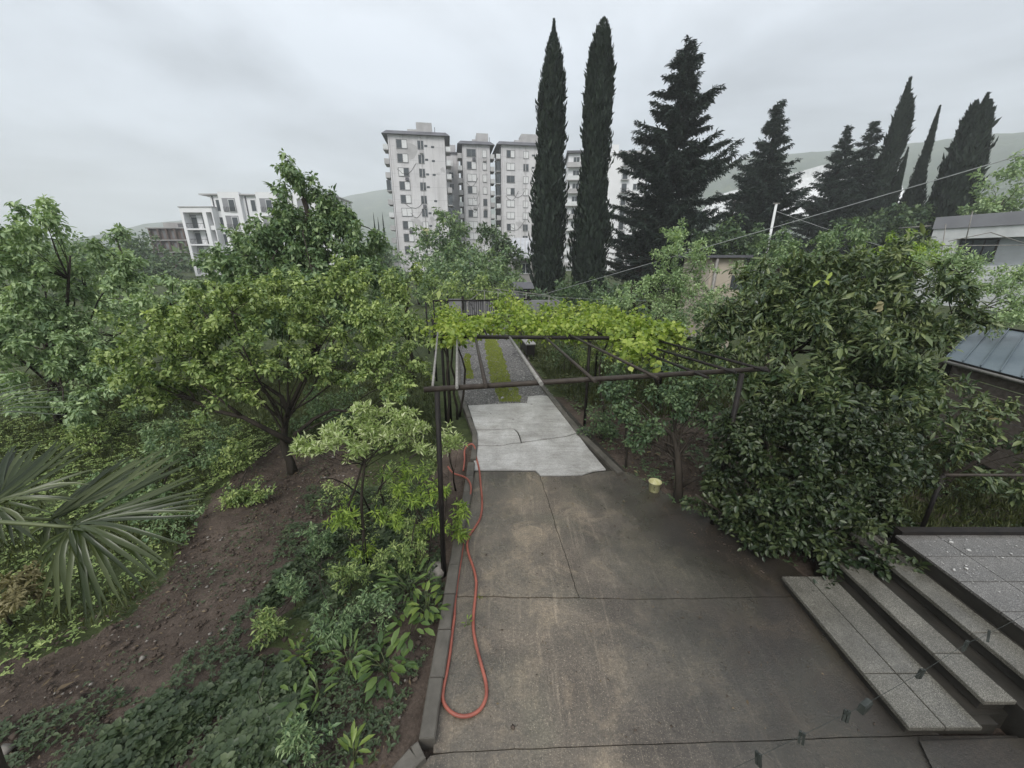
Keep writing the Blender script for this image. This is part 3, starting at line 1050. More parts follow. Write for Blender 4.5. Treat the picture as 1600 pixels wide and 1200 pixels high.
rail = empty('handrail', (6.6, 4.6, 0.6), label='thin dark metal rail beyond the terrace edge', cat='handrail')
ra = np.array(P(1474, 742, 4.75)); rb = ra + np.array([3.2, -0.02, 0.0])
MB().tube([ra, rb], 0.022, 8).build('rail_bar', M['rust'], rail, world_coords=True)
MB().tube([(ra[0], ra[1], ra[2]), (ra[0] - 0.02, ra[1] - 0.02, 0.0)], 0.028, 8).build('rail_post', M['iron'], rail, world_coords=True)
MB().tube([(rb[0] - 0.1, rb[1], rb[2]), (rb[0] - 0.1, rb[1], 0.0)], 0.028, 8).build('rail_post', M['iron'], rail, world_coords=True)

# ------------------------------------------------------------------ far buildings
_pm = {}


def pm(name, make):
    if name not in _pm:
        _pm[name] = make()
    return _pm[name]


def window(root, x, z, w, h, y=0.0, glass='glass', split=1, name='window', sill=True, frame='white_paint', glass2=None):
    """a window in the facade plane: frame (with sill) and its panes"""
    def mk():
        b = 0.09
        mb = MB()
        mb.box(-w / 2 - b, w / 2 + b, -0.07, 0.02, h, h + b).box(-w / 2 - b, w / 2 + b, -0.14 if sill else -0.07, 0.02, -b, 0)
        mb.box(-w / 2 - b, -w / 2, -0.07, 0.02, 0, h).box(w / 2, w / 2 + b, -0.07, 0.02, 0, h)
        for k in range(1, split + 1):
            xx = -w / 2 + w * k / (split + 1)
            mb.box(xx - 0.04, xx + 0.04, -0.06, 0.02, 0.001, h - 0.001)
        return mb.mesh('window', M[frame])
    f = link(name, pm(('w', w, h, split, sill, frame), mk), root, (x, y, z))
    n = split + 1
    for k in range(n):
        gl = glass2 if (glass2 and k % 2) else glass
        pw = w / n - 0.084 if n > 1 else w - 0.004
        p = link('pane', pm(('p', pw, h, gl), lambda: MB().box(-pw / 2, pw / 2, -0.035, 0.015, 0.002, h - 0.002).mesh('pane', M[gl])), f, (-w / 2 + (k + 0.5) * w / n, 0, 0))
    return f


def tower_at(name, label, cat, pxl, pyl, pxr, F, yaw_deg, base_z=0.0):
    """empty at the left foot of a facade whose top left corner is seen at (pxl,pyl); returns root, width, height"""
    p = np.array(P(pxl, pyl, F))
    u = np.array([math.cos(math.radians(yaw_deg)), math.sin(math.radians(yaw_deg))])
    a = (pxr - 800) / 600.0 / ray(pxr, pyl)[1]
    # p + w*u lies on x = a*y
    w = (a * p[1] - p[0]) / (u[0] - a * u[1])
    root = empty(name, (p[0], p[1], base_z), math.radians(yaw_deg), label=label, cat=cat)
    return root, w, p[2] - base_z


def balcony(root, x0, x1, z, y0, y1, rng, depth_h=0.95, glazed=None):
    mb = MB().box(x0, x1, y0, y1, z - 0.18, z)
    b = mb.build('balcony', M['tower_trim'], root)
    k = rng.random()
    if glazed if glazed is not None else k < 0.35:
        g1 = MB().box(x0 + 0.05, x1 - 0.05, y0 + 0.05, y0 + 0.12, z, z + 2.2)
        g1.build('glazing', M['curtain'] if rng.random() < 0.4 else M['glass'], b)
    else:
        MB().box(x0, x1, y0, y0 + 0.1, z, z + depth_h).build('parapet', M['tower_trim'] if k < 0.75 else M['white_paint'], b)
    return b


def old_tower(label, pxl, pyl, pxr, F, yaw, seed, cols, rows, floor, side_left=True, side_right=True, roofbox=(0.4, 0.65), vents=None, extra_right=0.0, depth=13):
    rng = random.Random(seed)
    root, w, h = tower_at('apartment_tower', label, 'apartment tower', pxl, pyl, pxr, F, yaw, 0.0)
    MB().box(0, w, 0, depth, -1, h).build('wall', M['tower_wall'], root)
    # overhanging sloped roof sheet
    rf = MB()
    ov = 1.25
    rf.hexa([(-ov, -0.7, h - 0.05), (w + ov, -0.7, h - 0.05), (w + ov, depth + 0.7, h - 0.05), (-ov, depth + 0.7, h - 0.05)],
            [(-ov + 0.9, 1.2, h + 1.05), (w + ov - 0.9, 1.2, h + 1.05), (w + ov - 0.9, depth - 0.5, h + 1.05), (-ov + 0.9, depth - 0.5, h + 1.05)])
    r = rf.build('roof', M['roof_dark'], root)
    a, b = roofbox
    MB().box(w * a, w * b, 2.0, 6.0, h + 0.9, h + 3.1).build('lift_house', M['tower_trim'], r)
    MB().box(w * (a - 0.16), w * a - 0.03, 2.2, 4.2, h + 0.9, h + 1.7).build('roof_hatch', M['tower_trim'], r)
    MB().tube([(w * (b + 0.05), 2.5, h + 0.95), (w * (b + 0.05), 2.5, h + 2.4)], 0.06, 5).build('antenna', M['iron'], r)
    top = h - 2.5
    for i in range(rows):
        z = top - i * floor - 0.2
        if z < -0.5: break
        for (cx, cw, ch, drop) in cols:
            gl = rng.choice(['glass', 'glass', 'curtain', 'curtain'])
            window(root, w * cx, z - drop, cw, ch, 0, gl, 1 if cw > 1.2 else 0, frame='frame_grey', glass2=rng.choice(['glass', 'curtain', 'curtain']) if cw > 1.2 else None)
            if rng.random() < 0.3:
                MB().box(w * cx + cw / 2 - 0.9, w * cx + cw / 2 - 0.1, -0.42, -0.02, z - drop - 0.95, z - drop - 0.35).build('air_conditioner', M['tower_trim'] if rng.random() < 0.6 else M['roof_dark'], root)
        for vx in (vents or ()):
            if rng.random() < 0.85:
                zz = z + rng.uniform(0.2, 0.5)
                MB().box(w * vx - 0.35, w * vx + 0.35, -0.04, 0.03, zz, zz + 0.42).build('vent_window', M['glass'], root)
    if side_left:
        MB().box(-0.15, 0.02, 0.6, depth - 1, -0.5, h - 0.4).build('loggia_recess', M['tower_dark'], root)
        for i in range(rows + 1):
            z = h - 2.9 - i * floor
            if z < 0: break
            balcony(root, -1.25, -0.16, z, 0.35, 4.2, rng)
    if side_right:
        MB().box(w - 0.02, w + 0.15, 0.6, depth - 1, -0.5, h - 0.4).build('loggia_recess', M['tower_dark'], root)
        for i in range(rows + 1):
            z = h - 2.9 - i * floor
            if z < 0: break
            balcony(root, w + 0.16, w + 1.25 + extra_right, z, 0.35, 4.2, rng)
    # rain pipes and cables down the facade
    for x in (0.05, w * 0.55):
        MB().tube([(x + 0.25, -0.08, 0), (x + 0.25, -0.08, h - 0.2)], 0.07, 5).build('rain_pipe', M['tower_trim'], root)
    for k in range(3):
        x0 = rng.uniform(0.1, 0.35) * w; x1 = x0 + rng.uniform(0.2, 0.45) * w; z0 = rng.uniform(0.3, 0.85) * h
        pts = [(x0 + (x1 - x0) * t, -0.06, z0 - 1.6 * math.sin(math.pi * t) * rng.uniform(0.9, 1.1) + t * 1.2) for t in np.linspace(0, 1, 9)]
        MB().tube(pts, 0.035, 4).build('cable', M['iron'], root)
    return root, w, h


FL = 2.86
tA, wA, hA = old_tower('leftmost and tallest-looking grey apartment tower with roof box and patched wall', 605, 209, 694, 100, 9, 1,
                       [(0.235, 2.3, 1.65, 0), (0.565, 1.2, 1.6, 0.05)], 9, FL, vents=(0.66, 0.78), roofbox=(0.5, 0.78))
for vx in (0.32,):
    mb = MB()
    pts = [(wA * 0.32 + 2.3 * math.cos(t) * (1 + 0.12 * math.sin(3 * t)), hA - 3.3 + 1.9 * math.sin(t) * (1 + 0.1 * math.cos(2 * t))) for t in np.linspace(0, 2 * math.pi, 18)[:-1]]
    mb.v = [(p[0], -0.012, p[1]) for p in pts]; mb.f = [tuple(range(len(pts)))]; mb.sm = [False]
    mb.build('render_patch', M['tower_trim'], tA)
MB().box(wA * 0.5, wA * 0.62, -0.16, -0.1, hA - 21.2, hA - 19.7).build('yellow_blind', M['yellow'], tA)

tB, wB, hB = old_tower('middle grey apartment tower with white windows between two others', 722, 225, 765, 112, 9, 2,
                       [(0.32, 2.3, 1.6, 0), (0.80, 0.95, 1.6, 0.1)], 9, FL, side_right=True, roofbox=(0.55, 0.98))
tC, wC, hC = old_tower('grey apartment tower with angled balconies just left of the cypresses', 783, 226, 850, 110, 9, 3,
                       [(0.22, 2.0, 1.5, 0), (0.58, 1.2, 1.5, 0.1)], 9, FL, vents=(0.75, 0.85), side_right=False, roofbox=(0.5, 0.9))
# wing between the first two towers
rt, w, h = tower_at('apartment_tower', 'narrow grey tower wing set back behind the leftmost tower', 'apartment tower', 697, 240, 716, 118, 9)
MB().box(0, w, 0, 10, -1, h).build('wall', M['tower_wall'], rt)
MB().box(-0.3, w + 0.3, -0.3, 10.3, h, h + 0.4).build('roof', M['roof_dark'], rt)
MB().box(w * 0.2, w * 0.8, 2, 5, h + 0.41, h + 2.6).build('lift_house', M['tower_trim'], rt)
for i in range(9):
    window(rt, w * 0.35, h - 3 - i * FL, 1.1, 1.4, 0, 'glass' if i % 3 else 'curtain', 0)

# block with balconies half hidden by the cypresses
rd, w, h = tower_at('apartment_block', 'white apartment block half hidden between cypresses and cedar', 'apartment block', 889, 240, 1015, 105, -4)
MB().box(0, w, 0, 12, -1, h).build('wall', M['new_white'], rd)
MB().box(-0.5, w * 0.36, -0.7, 12.5, h, h + 0.5).build('roof', M['roof_dark'], rd)
MB().box(w * 0.54, w * 0.62, 0.3, 4, h + 0.01, h + 1.8).build('chimney', M['new_white'], rd)
MB().box(w * 0.62 + 0.03, w + 0.2, -0.15, 12, h + 0.01, h + 0.35).build('cornice', M['tower_trim'], rd)
rr = random.Random(5)
for i in range(9):
    z = h - 2.9 - i * FL
    b = MB().box(-0.4, w * 0.34, -1.0, -0.01, z - 0.16, z).build('balcony', M['tower_trim'], rd)
    MB().box(-0.4, w * 0.34, -1.0, -0.92, z, z + 0.9).build('parapet', M['white_paint'] if i % 2 else M['tower_trim'], b)
    window(rd, w * 0.10, z + 0.1, 1.5, 2.0, 0, 'glass', 1)
    window(rd, w * 0.25, z + 0.1, 1.3, 2.0, 0, 'curtain' if i % 3 == 0 else 'glass', 1)
    window(rd, w * 0.72, z + 0.1, 1.2, 1.9, 0, 'glass', 0)
    b = MB().box(w * 0.72 - 1.0, w * 0.72 + 1.0, -0.75, -0.13, z - 0.12, z).build('balcony', M['tower_trim'], rd)
    for k in range(7):
        x = w * 0.72 - 0.95 + k * 0.316
        MB().box(x - 0.02, x + 0.02, -0.74, -0.70, z, z + 0.85).build('railing_bar', M['iron'], b)
    MB().box(w * 0.72 - 1.0, w * 0.72 + 1.0, -0.75, -0.69, z + 0.85, z + 0.92).build('railing', M['iron'], b)
    window(rd, w * 0.90, z + 0.6, 2.6, 1.3, 0, 'glass' if i else 'curtain', 2)

# white new block on the left: balcony front and long wing
rw, w, h = tower_at('apartment_block', 'new white apartment block with five rows of open balconies', 'apartment block', 279, 324, 330, 78, -2, 0.0)
nfl = 5
fh = 2.78
MB().box(0, w, 1.5, 4, -1, h).build('wall', M['new_white'], rw)
MB().box(0, 0.55, 0, 1.49, -0.2, h).build('side_wall', M['new_white'], rw)
MB().box(w * 0.68, w * 0.80, 0, 1.49, -0.2, h).build('side_wall', M['new_white'], rw)
MB().box(w - 0.2, w, 0, 1.49, -0.2, h).build('side_wall', M['new_white'], rw)
MB().box(0.56, w * 0.68 - 0.01, 0, 1.49, h - 0.85, h).build('parapet', M['new_white'], rw)
MB().box(w * 0.80 + 0.01, w - 0.21, 0, 1.49, h - 0.85, h).build('parapet', M['new_white'], rw)
MB().box(-0.12, w + 0.12, -0.12, 4.1, h + 0.01, h + 0.16).build('cornice', M['tower_trim'], rw)
for i in range(nfl):
    z = h - 0.85 - (i + 1) * fh
    b = MB().box(0.56, w * 0.68 - 0.01, 0.02, 1.48, z - 0.26, z).build('balcony', M['new_white'], rw)
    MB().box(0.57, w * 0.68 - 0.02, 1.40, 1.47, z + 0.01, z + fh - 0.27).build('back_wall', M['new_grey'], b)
    MB().box(0.57, w * 0.68 - 0.02, 0.04, 0.07, z + 0.85, z + 0.92).build('handrail', M['iron'], b)
    for k in range(14):
        x = 0.62 + k * (w * 0.68 - 0.7) / 13
        MB().box(x - 0.02, x + 0.02, 0.045, 0.065, z, z + 0.85).build('railing_bar', M['iron'], b)
    for cx in (0.22, 0.56):
        window(rw, w * cx, z + 0.05, 1.2, 2.0, 1.39, 'glass', 0, 'balcony_door', False)
    MB().box(w * 0.30, w * 0.47, 1.33, 1.39, z + 0.02, z + fh - 0.4).build('wall_panel', M['new_white'], b)
    MB().box(w * 0.80 + 0.01, w - 0.21, 0.3, 1.48, z - 0.26, z + 0.5).build('spandrel', M['new_white'], rw)
    window(rw, w * 0.885, z + 0.55, 1.0, 1.5, 1.45, 'glass', 0, 'window', False)
MB().box(0.7, w - 0.3, 0.5, 1.48, -1, 1.0).build('ground_storey', M['new_white'], rw)

rl, w, h = tower_at('apartment_block', 'long white apartment wing with projecting bays behind the tall tree', 'apartment block', 327, 305, 520, 79, 3, 0.0)
MB().box(0, w, 0, 10, -1, h).build('wall', M['new_white'], rl)
MB().box(-1.6, w + 0.3, -0.5, 10.3, h, h + 0.22).build('roof_edge', M['tower_trim'], rl)
for cx in (0.17, 0.47, 0.77):
    bay = MB().box(w * cx - 1.9, w * cx + 1.9, -0.7, -0.01, 0, h + 0.5).build('bay', M['new_white'], rl)
    for i in range(4):
        z = h - 2.9 - i * 3.0
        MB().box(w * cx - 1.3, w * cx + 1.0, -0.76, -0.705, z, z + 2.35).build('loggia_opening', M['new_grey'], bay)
        f = window(rl, w * cx + 0.35, z + 0.05, 1.0, 2.0, -0.77, 'glass', 0, 'balcony_door', False)
        for k in range(9):
            x = w * cx - 1.25 + k * 0.28
            MB().box(x - 0.018, x + 0.018, -0.90, -0.87, z, z + 0.9).build('railing_bar', M['iron'], bay)
for cx in (0.06, 0.34, 0.60, 0.90):
    for i in range(4):
        window(rl, w * cx, h - 2.7 - i * 3.0, 0.8, 1.9, 0, 'glass', 0, 'window', False)
for cx in (0.02, 0.285, 0.66):
    MB().box(w * cx - 0.09, w * cx + 0.09, -0.12, -0.015, 0, h - 0.1).build('rain_pipe', M['roof_dark'], rl)

# brown unfinished block at far left
rb_, w, h = tower_at('unfinished_building', 'unfinished brown concrete building left of the white block', 'building', 230, 357, 300, 105, -3, 0.0)
MB().box(0, w, 0.6, 10, -1, h).build('wall', M['brown'], rb_)
MB().box(w * 0.18, w * 0.95, 2.5, 8, h + 0.26, h + 1.6).build('top_storey', M['slab_grey'], rb_)
MB().box(w * 0.52, w * 0.66, 2.4, 2.49, h + 0.27, h + 1.3).build('opening', M['tower_dark'], rb_)
for i in range(4):
    z = h - i * 2.9
    MB().box(-0.5, w + 0.3, -0.1, 0.59, z, z + 0.25).build('floor_slab', M['slab_grey'], rb_)
    for k in range(5):
        x = w * (0.08 + 0.2 * k)
        MB().box(x, x + 1.2, 0.52, 0.59, z - 2.4, z - 0.5).build('opening', M['tower_dark'], rb_)
    for k in range(6):
        x = w * (0.02 + 0.19 * k)
        MB().box(x - 0.2, x + 0.2, 0.0, 0.5, z - 2.64, z - 0.01).build('column', M['brown'], rb_)

# tin-roofed house left of the cypresses
rt_, w, h = tower_at('small_house', 'small house with pale ribbed tin roof left of cypresses', 'house', 797, 404, 870, 62, 4, 0.0)
MB().box(0.4, w, 1.2, 8, -1, h).build('wall', M['slab_grey'], rt_)
rf = MB().hexa([(0, -0.4, h), (w + 1, -0.4, h), (w + 1.6, 6, h + 3.1), (0.6, 6, h + 3.1)], [(0, -0.4, h + 0.12), (w + 1, -0.4, h + 0.12), (w + 1.6, 6, h + 3.22), (0.6, 6, h + 3.22)]).build('roof', M['tin'], rt_)
for k in range(12):
    x = 0.1 + k * (w + 0.8) / 11
    MB().hexa([(x - 0.05, -0.42, h + 0.12), (x + 0.05, -0.42, h + 0.12), (x + 0.65, 5.98, h + 3.22), (x + 0.55, 5.98, h + 3.22)],
              [(x - 0.04, -0.42, h + 0.22), (x + 0.04, -0.42, h + 0.22), (x + 0.64, 5.98, h + 3.32), (x + 0.56, 5.98, h + 3.32)]).build('roof_rib', M['tower_trim'], rf)
for x in (0.3, w * 0.45, w * 0.9):
    MB().box(x - 0.1, x + 0.1, -0.2, 0, -1, h - 0.02).build('porch_post', M['slab_grey'], rt_)
window(rt_, w * 0.35, h - 2.2, 1.6, 1.4, 1.2, 'glass', 1)

# little dark hut just beyond the garden gate
p = P(817, 447, 33)
hu = empty('garden_hut', (p[0], p[1], 0), 0.1, label='tiny dark-roofed hut at the foot of the left cypress', cat='hut')
MB().box(-0.75, 0.75, 0, 1.6, -0.2, p[2] - 0.25).build('wall', M['wallgrey'], hu)
MB().hexa([(-0.95, -0.25, p[2] - 0.2), (0.95, -0.25, p[2] - 0.2), (0.95, 1.8, p[2] - 0.2), (-0.95, 1.8, p[2] - 0.2)],
          [(-0.8, 0.1, p[2] + 0.25), (0.8, 0.1, p[2] + 0.25), (0.8, 1.5, p[2] + 0.25), (-0.8, 1.5, p[2] + 0.25)]).build('roof', M['roof_dark'], hu)
MB().box(0.1, 0.6, -0.03, 0.02, 0.0, 1.7).build('door', M['iron'], hu)

# white hall roof behind the conifers
p = np.array(P(1085, 330, 95))
hall = empty('white_hall', (p[0], p[1], 0), 0, label='big white sloping hall roof behind the conifers', cat='hall')
c = [np.array(P(*q)) - np.array([p[0], p[1], 0]) for q in [(1085, 345, 92), (1120, 305, 96), (1285, 258, 104), (1400, 250, 110), (1420, 330, 92)]]
c2 = [q + np.array([0, 1.5, -0.3]) for q in c]
mb = MB(); n = len(c)
mb.v = [tuple(q) for q in c] + [tuple(q) for q in c2]
mb.f = [tuple(range(n))[::-1], tuple(range(n, 2 * n))] + [(i, (i + 1) % n, n + (i + 1) % n, n + i) for i in range(n)]
mb.sm = [False] * len(mb.f)
mb.build('roof', M['white_paint'], hall)
MB().box(2, 55, 3, 30, -1, 8).build('wall', M['white_paint'], hall)

# modern white house on the right
a0 = np.array(P(1462, 358, 36))
hm = empty('modern_house', (a0[0], a0[1], 0), math.radians(-78.5), label='modern white house with dark window and flat grey roof', cat='house')
zt = a0[2]                                           # top of the white band
Lh = 22.0
MB().box(0, Lh, 0.35, 9, -1, zt - 0.02).build('wall', M['house_grey'], hm)
MB().box(-0.15, Lh + 0.5, -0.15, 9, zt, zt + 0.95).build('roof', M['roof_lilac'], hm)
MB().box(-0.1, Lh, -0.05, 0.34, zt - 0.85, zt - 0.02).build('white_band', M['white_paint'], hm)
MB().box(-0.1, 1.7, -0.05, 0.34, zt - 2.9, zt - 0.86).build('white_pier', M['white_paint'], hm)
MB().box(-0.1, Lh, -0.05, 0.34, -1, zt - 2.95).build('white_base', M['white_paint'], hm)
MB().box(-0.12, -0.1, 0.4, 9, 0, zt - 0.03).build('side_wall', M['beige'], hm)
window(hm, 3.0, zt - 2.6, 2.2, 1.6, 0.34, 'glass', 2, 'window', False, frame='iron')
window(hm, 11.0, zt - 2.85, 2.2, 1.95, 0.34, 'glass', 1, 'window', False)
MB().tube([(-3.0, 0.2, zt + 0.25), (-0.55, 0.2, zt + 0.3)], 0.06, 5).build('roof_beam', M['grey_pipe'], hm)

# beige wall fragment between cedar and trees
p = P(1140, 430, 17.5)
bw = empty('garden_shed', (p[0], p[1], 0), 0.05, label='beige flat-roofed shed glimpsed below the cedar', cat='shed')
MB().box(-0.9, 0.55, 0, 2.5, -0.1, P(1140, 403, 17.5)[2]).build('wall', M['beige'], bw)
MB().box(-1.2, 0.75, -0.25, 2.7, P(1140, 403, 17.5)[2] + 0.01, P(1140, 403, 17.5)[2] + 0.12).build('roof', M['roof_dark'], bw)
MB().box(0.1, 0.7, -0.03, 0.02, P(0, 452, 17.5)[2], P(0, 430, 17.5)[2]).build('window', M['glass'], bw)
MB().tube([(-0.75, -0.15, -0.1), (-0.75, -0.15, P(1140, 404, 17.5)[2])], 0.07, 6).build('porch_post', M['grey_pipe'], bw)

# blue-grey sheet roof shed at the right
sh = empty('shed', (9.6, 7.4, 0), label='shed with blue-grey standing-seam metal roof and board wall', cat='shed')
e0 = np.array(g(1478, 560, 1.9)); e1 = np.array(g(1600, 592, 1.9)); r0 = np.array(g(1528, 508, 2.3)); r1 = np.array(g(1600, 516, 2.3))
ed = (e1 - e0); ed = ed / np.linalg.norm(ed); rd_ = (r1 - r0) / np.linalg.norm(r1 - r0)
e1 = e0 + ed * 3.2; r1 = r0 + ed * 3.2
npan = 9
rf = MB().hexa([tuple(q - np.array([0, 0, 0.05])) for q in (e0, e1, r1, r0)], [tuple(q) for q in (e0, e1, r1, r0)])
rf.build('roof_deck', M['iron'], sh, world_coords=True)
for k in range(npan):
    t0, t1 = k / npan, (k + 1) / npan
    a = e0 + (e1 - e0) * t0; b = e0 + (e1 - e0) * t1; c = r0 + (r1 - r0) * t1; d = r0 + (r1 - r0) * t0
    sh_ = np.array([0, 0, 0.004]); th_ = np.array([0, 0, 0.012])
    q = [a + ed * 0.012, b - ed * 0.012, c - ed * 0.012, d + ed * 0.012]
    MB().hexa([tuple(x + sh_) for x in q], [tuple(x + th_) for x in q]).build('roof_panel', M['blue_tin'], sh, world_coords=True)
    q = [a - ed * 0.011, a + ed * 0.011, d + ed * 0.011, d - ed * 0.011]
    MB().hexa([tuple(x + sh_) for x in q], [tuple(x + np.array([0, 0, 0.05])) for x in q]).build('roof_seam', M['blue_tin'], sh, world_coords=True)
MB().tube([e0 + np.array([-0.03, 0, -0.06]), e1 + np.array([-0.03, 0, -0.06])], 0.035, 6).build('gutter', M['grey_pipe'], sh, world_coords=True)
MB().tube([r0 + np.array([0, 0, 0.03]), r1 + np.array([0, 0, 0.03])], 0.025, 6).build('ridge_bar', M['iron'], sh, world_coords=True)
wb0 = e0 + np.array([0.12, 0, 0]); 
for k in range(9):
    z = 1.78 - k * 0.19
    a = wb0 + ed * 0.1; b = wb0 + ed * 2.15
    n_ = np.array([ed[1], -ed[0], 0])
    q = [np.array([a[0], a[1], 0]), np.array([b[0], b[1], 0]), np.array([b[0], b[1], 0]) - n_ * -0.03, np.array([a[0], a[1], 0]) - n_ * -0.03]
    MB().hexa([tuple(x + np.array([0, 0, z - 0.17])) for x in q], [tuple(x + np.array([0, 0, z])) for x in q]).build('wall_board', M['wood'], sh, world_coords=True)
for t in (0.05, 2.2, 3.1):
    a = wb0 + ed * t
    MB().box(a[0] - 0.05, a[0] + 0.05, a[1] - 0.05, a[1] + 0.05, -0.1, 1.84).build('wall_post', M['iron'], sh, world_coords=True)
for k in range(4):
    a = np.array(g(1535 + k * 9, 622 + k * 12, 1.25 - 0.12 * k))
    MB().tube([a, a + ed * 2.0], 0.03, 6).build('stacked_pipe', M['grey_pipe'] if k % 2 else M['iron'], sh, world_coords=True)
for t in (0.3, 1.7):
    a = np.array(g(1551, 640, 1.05)) + ed * t
    MB().box(a[0] - 0.05, a[0] + 0.25, a[1] - 0.05, a[1] + 0.05, -0.1, 0.84).build('pipe_rack', M['wood'], sh, world_coords=True)


# ------------------------------------------------------------------ pergola over the driveway
per = empty('pergola', (0.6, 8, 0), label='dark iron pergola of pipes spanning the driveway', cat='pergola')


def beam(a, b, r, m='iron', name='beam', sides=8):
    return MB().tube([a, b], r, sides).build(name, M[m], per, world_coords=True)


def level(px, py, z):
    return np.array(g(px, py, z))


f0, f1 = level(662, 609, 2.5), level(1197, 576, 2.5)
beam(f0, f1, 0.036, 'rust')
ZB = 2.24
b0, b1 = level(677, 526, ZB), level(940, 528, ZB)
b1 = b0 + (b1 - b0) * 1.75
beam(b0, b1, 0.045)
beam(level(686, 493, 2.2), level(1010, 497, 2.2), 0.04)
beam(level(676, 470, 2.15), level(830, 468, 2.15), 0.035)
for (xa, ya, xb, yb, r, m) in [(714, 606, 714, 527, 0.020, 'grey_pipe'), (759, 603, 743, 528, 0.026, 'rust'), (846, 600, 797, 528, 0.028, 'grey_pipe'), (850, 599, 803, 534, 0.018, 'rust'),
                               (930, 596, 853, 528, 0.024, 'rust'), (1028, 591, 886, 521, 0.022, 'rust'), (1106, 590, 1010, 552, 0.020, 'iron'), (1150, 582, 1012, 541, 0.022, 'iron'),
                               (1202, 580, 1024, 531, 0.022, 'iron')]:
    a = level(xa, ya, 2.545 + r * 0.5)
    b = level(xb, yb, ZB + 0.05)
    d = b - a
    beam(a - d * 0.0, b + d * 0.02, r, m, 'batten', 6)
for px in (700, 760, 815, 870, 940):
    a = level(px, 522, ZB + 0.06); d = np.array([-0.16, 1, -0.006])
    beam(a, a + d * 6.5, 0.018, 'iron', 'batten', 6)


def post(px, py_base, top, r=0.04, lean=0.0, m='iron'):
    a = np.array(g(px, py_base, 0))
    return MB().tube([a - np.array([0, 0, 0.15]), np.array([a[0] + lean, a[1], top])], r, 8).build('post', M[m], per, world_coords=True)


pb = np.array(g(693, 893, 0))
MB().tube([pb - np.array([0, 0, 0.1]), level(683, 612, 2.48)], 0.034, 8).build('post', M['iron'], per, world_coords=True)
for (px, F, top, dx) in [(688, 8.9, ZB, 0), (696, 9.2, ZB - 0.1, 0.0), (676, 12.4, 2.2, 0), (667, 16.5, 2.15, 0), (679, 17.2, 2.15, 0), (690, 17.5, 2.15, 0)]:
    q = P(px, 500, F)
    MB().tube([(q[0], F, -0.15), (q[0] + dx, F, top)], 0.034, 8).build('post', M['iron'], per, world_coords=True)
for (px, F, top) in [(918, 8.9, ZB), (1033, 9.6, 2.3), (1090, 9.6, 2.3), (1158, 5.05, 2.47), (935, 12.6, 2.2), (1000, 12.6, 2.2)]:
    q = P(px, 590 if F < 10 else 520, F)
    MB().tube([(q[0], F, -0.15), (q[0], F, top)], 0.036, 8).build('post', M['iron'], per, world_coords=True)
# pale raking pole lashed to the left post
MB().tube([level(676, 604, 2.4), level(684, 520, 2.5)], 0.018, 6).build('brace', M['grey_pipe'], per, world_coords=True)
# footing stone of the front post
q = pb + np.array([-0.10, 0.03, 0])
MB().lathe([(0.12, -0.1), (0.13, 0.01), (0.10, 0.05), (0.02, 0.06)], 9, tuple(q)).build('footing_stone', M['stone'], label='pale rough stone at the foot of the black pergola post', cat='stone')

# ------------------------------------------------------------------ gate, far wall, bench box
gA = np.array(P(702, 494, 25.6)); gB = np.array(P(802, 494, 25.6))
gate = empty('garden_gate', (gA[0], gA[1], 0), label='grey metal garden gate with vertical bars at driveway end', cat='gate')
GW = gB[0] - gA[0]
MB().box(0, GW * 0.20, 0, 0.04, 0.05, 1.35).build('panel', M['wallgrey'], gate)
MB().box(GW * 0.20 + 0.01, GW * 0.24, -0.03, 0.07, -0.1, 1.5).build('gate_post', M['iron'], gate)
MB().box(GW * 0.98, GW * 1.02, -0.03, 0.07, -0.1, 1.5).build('gate_post', M['iron'], gate)
MB().box(-0.1, -0.01, -0.03, 0.07, -0.1, 1.5).build('gate_post', M['iron'], gate)
MB().box(GW * 0.24 + 0.01, GW * 0.98 - 0.01, 0, 0.04, 1.22, 1.28).build('top_rail', M['iron'], gate)
MB().box(GW * 0.24 + 0.01, GW * 0.98 - 0.01, 0, 0.04, 0.12, 0.18).build('bottom_rail', M['iron'], gate)
MB().box(GW * 0.24 + 0.01, GW * 0.98 - 0.01, 0.06, 0.08, 0.10, 1.20).build('back_sheet', M['wallgrey'], gate)
for k in range(22):
    x = GW * 0.26 + k * GW * 0.70 / 21
    MB().box(x - 0.018, x + 0.018, 0.005, 0.035, 0.18, 1.22).build('bar', M['iron'], gate)
w0 = np.array(P(806, 494, 26))
MB().box(w0[0] + 0.3, w0[0] + 2.9, 26, 26.25, -0.2, 1.2).build('garden_wall', M['wallgrey'], label='low grey rendered wall to the right of the garden gate', cat='wall')

bb = g(822, 561, 0)
bx = empty('garden_stove', (bb[0] + 0.06, bb[1] + 0.6, 0), math.radians(9), label='dark box on short legs with grey top beside gravel track', cat='stove')
MB().box(-0.17, 0.17, -0.75, 0.75, 0.22, 0.62).build('body', M['iron'], bx)
MB().box(-0.20, 0.20, -0.78, 0.78, 0.62, 0.67).build('top', M['slab_grey'], bx)
for sx in (-0.14, 0.14):
    for sy in (-0.68, 0.68):
        MB().box(sx - 0.025, sx + 0.025, sy - 0.025, sy + 0.025, -0.1, 0.22).build('leg', M['iron'], bx)
s_ = g(824, 561, 0)
MB().lathe([(0.09, -0.05), (0.10, 0.06), (0.05, 0.10)], 8, (s_[0], s_[1], 0)).build('stone', M['stone'], label='small pale stone in front of the dark box', cat='stone')

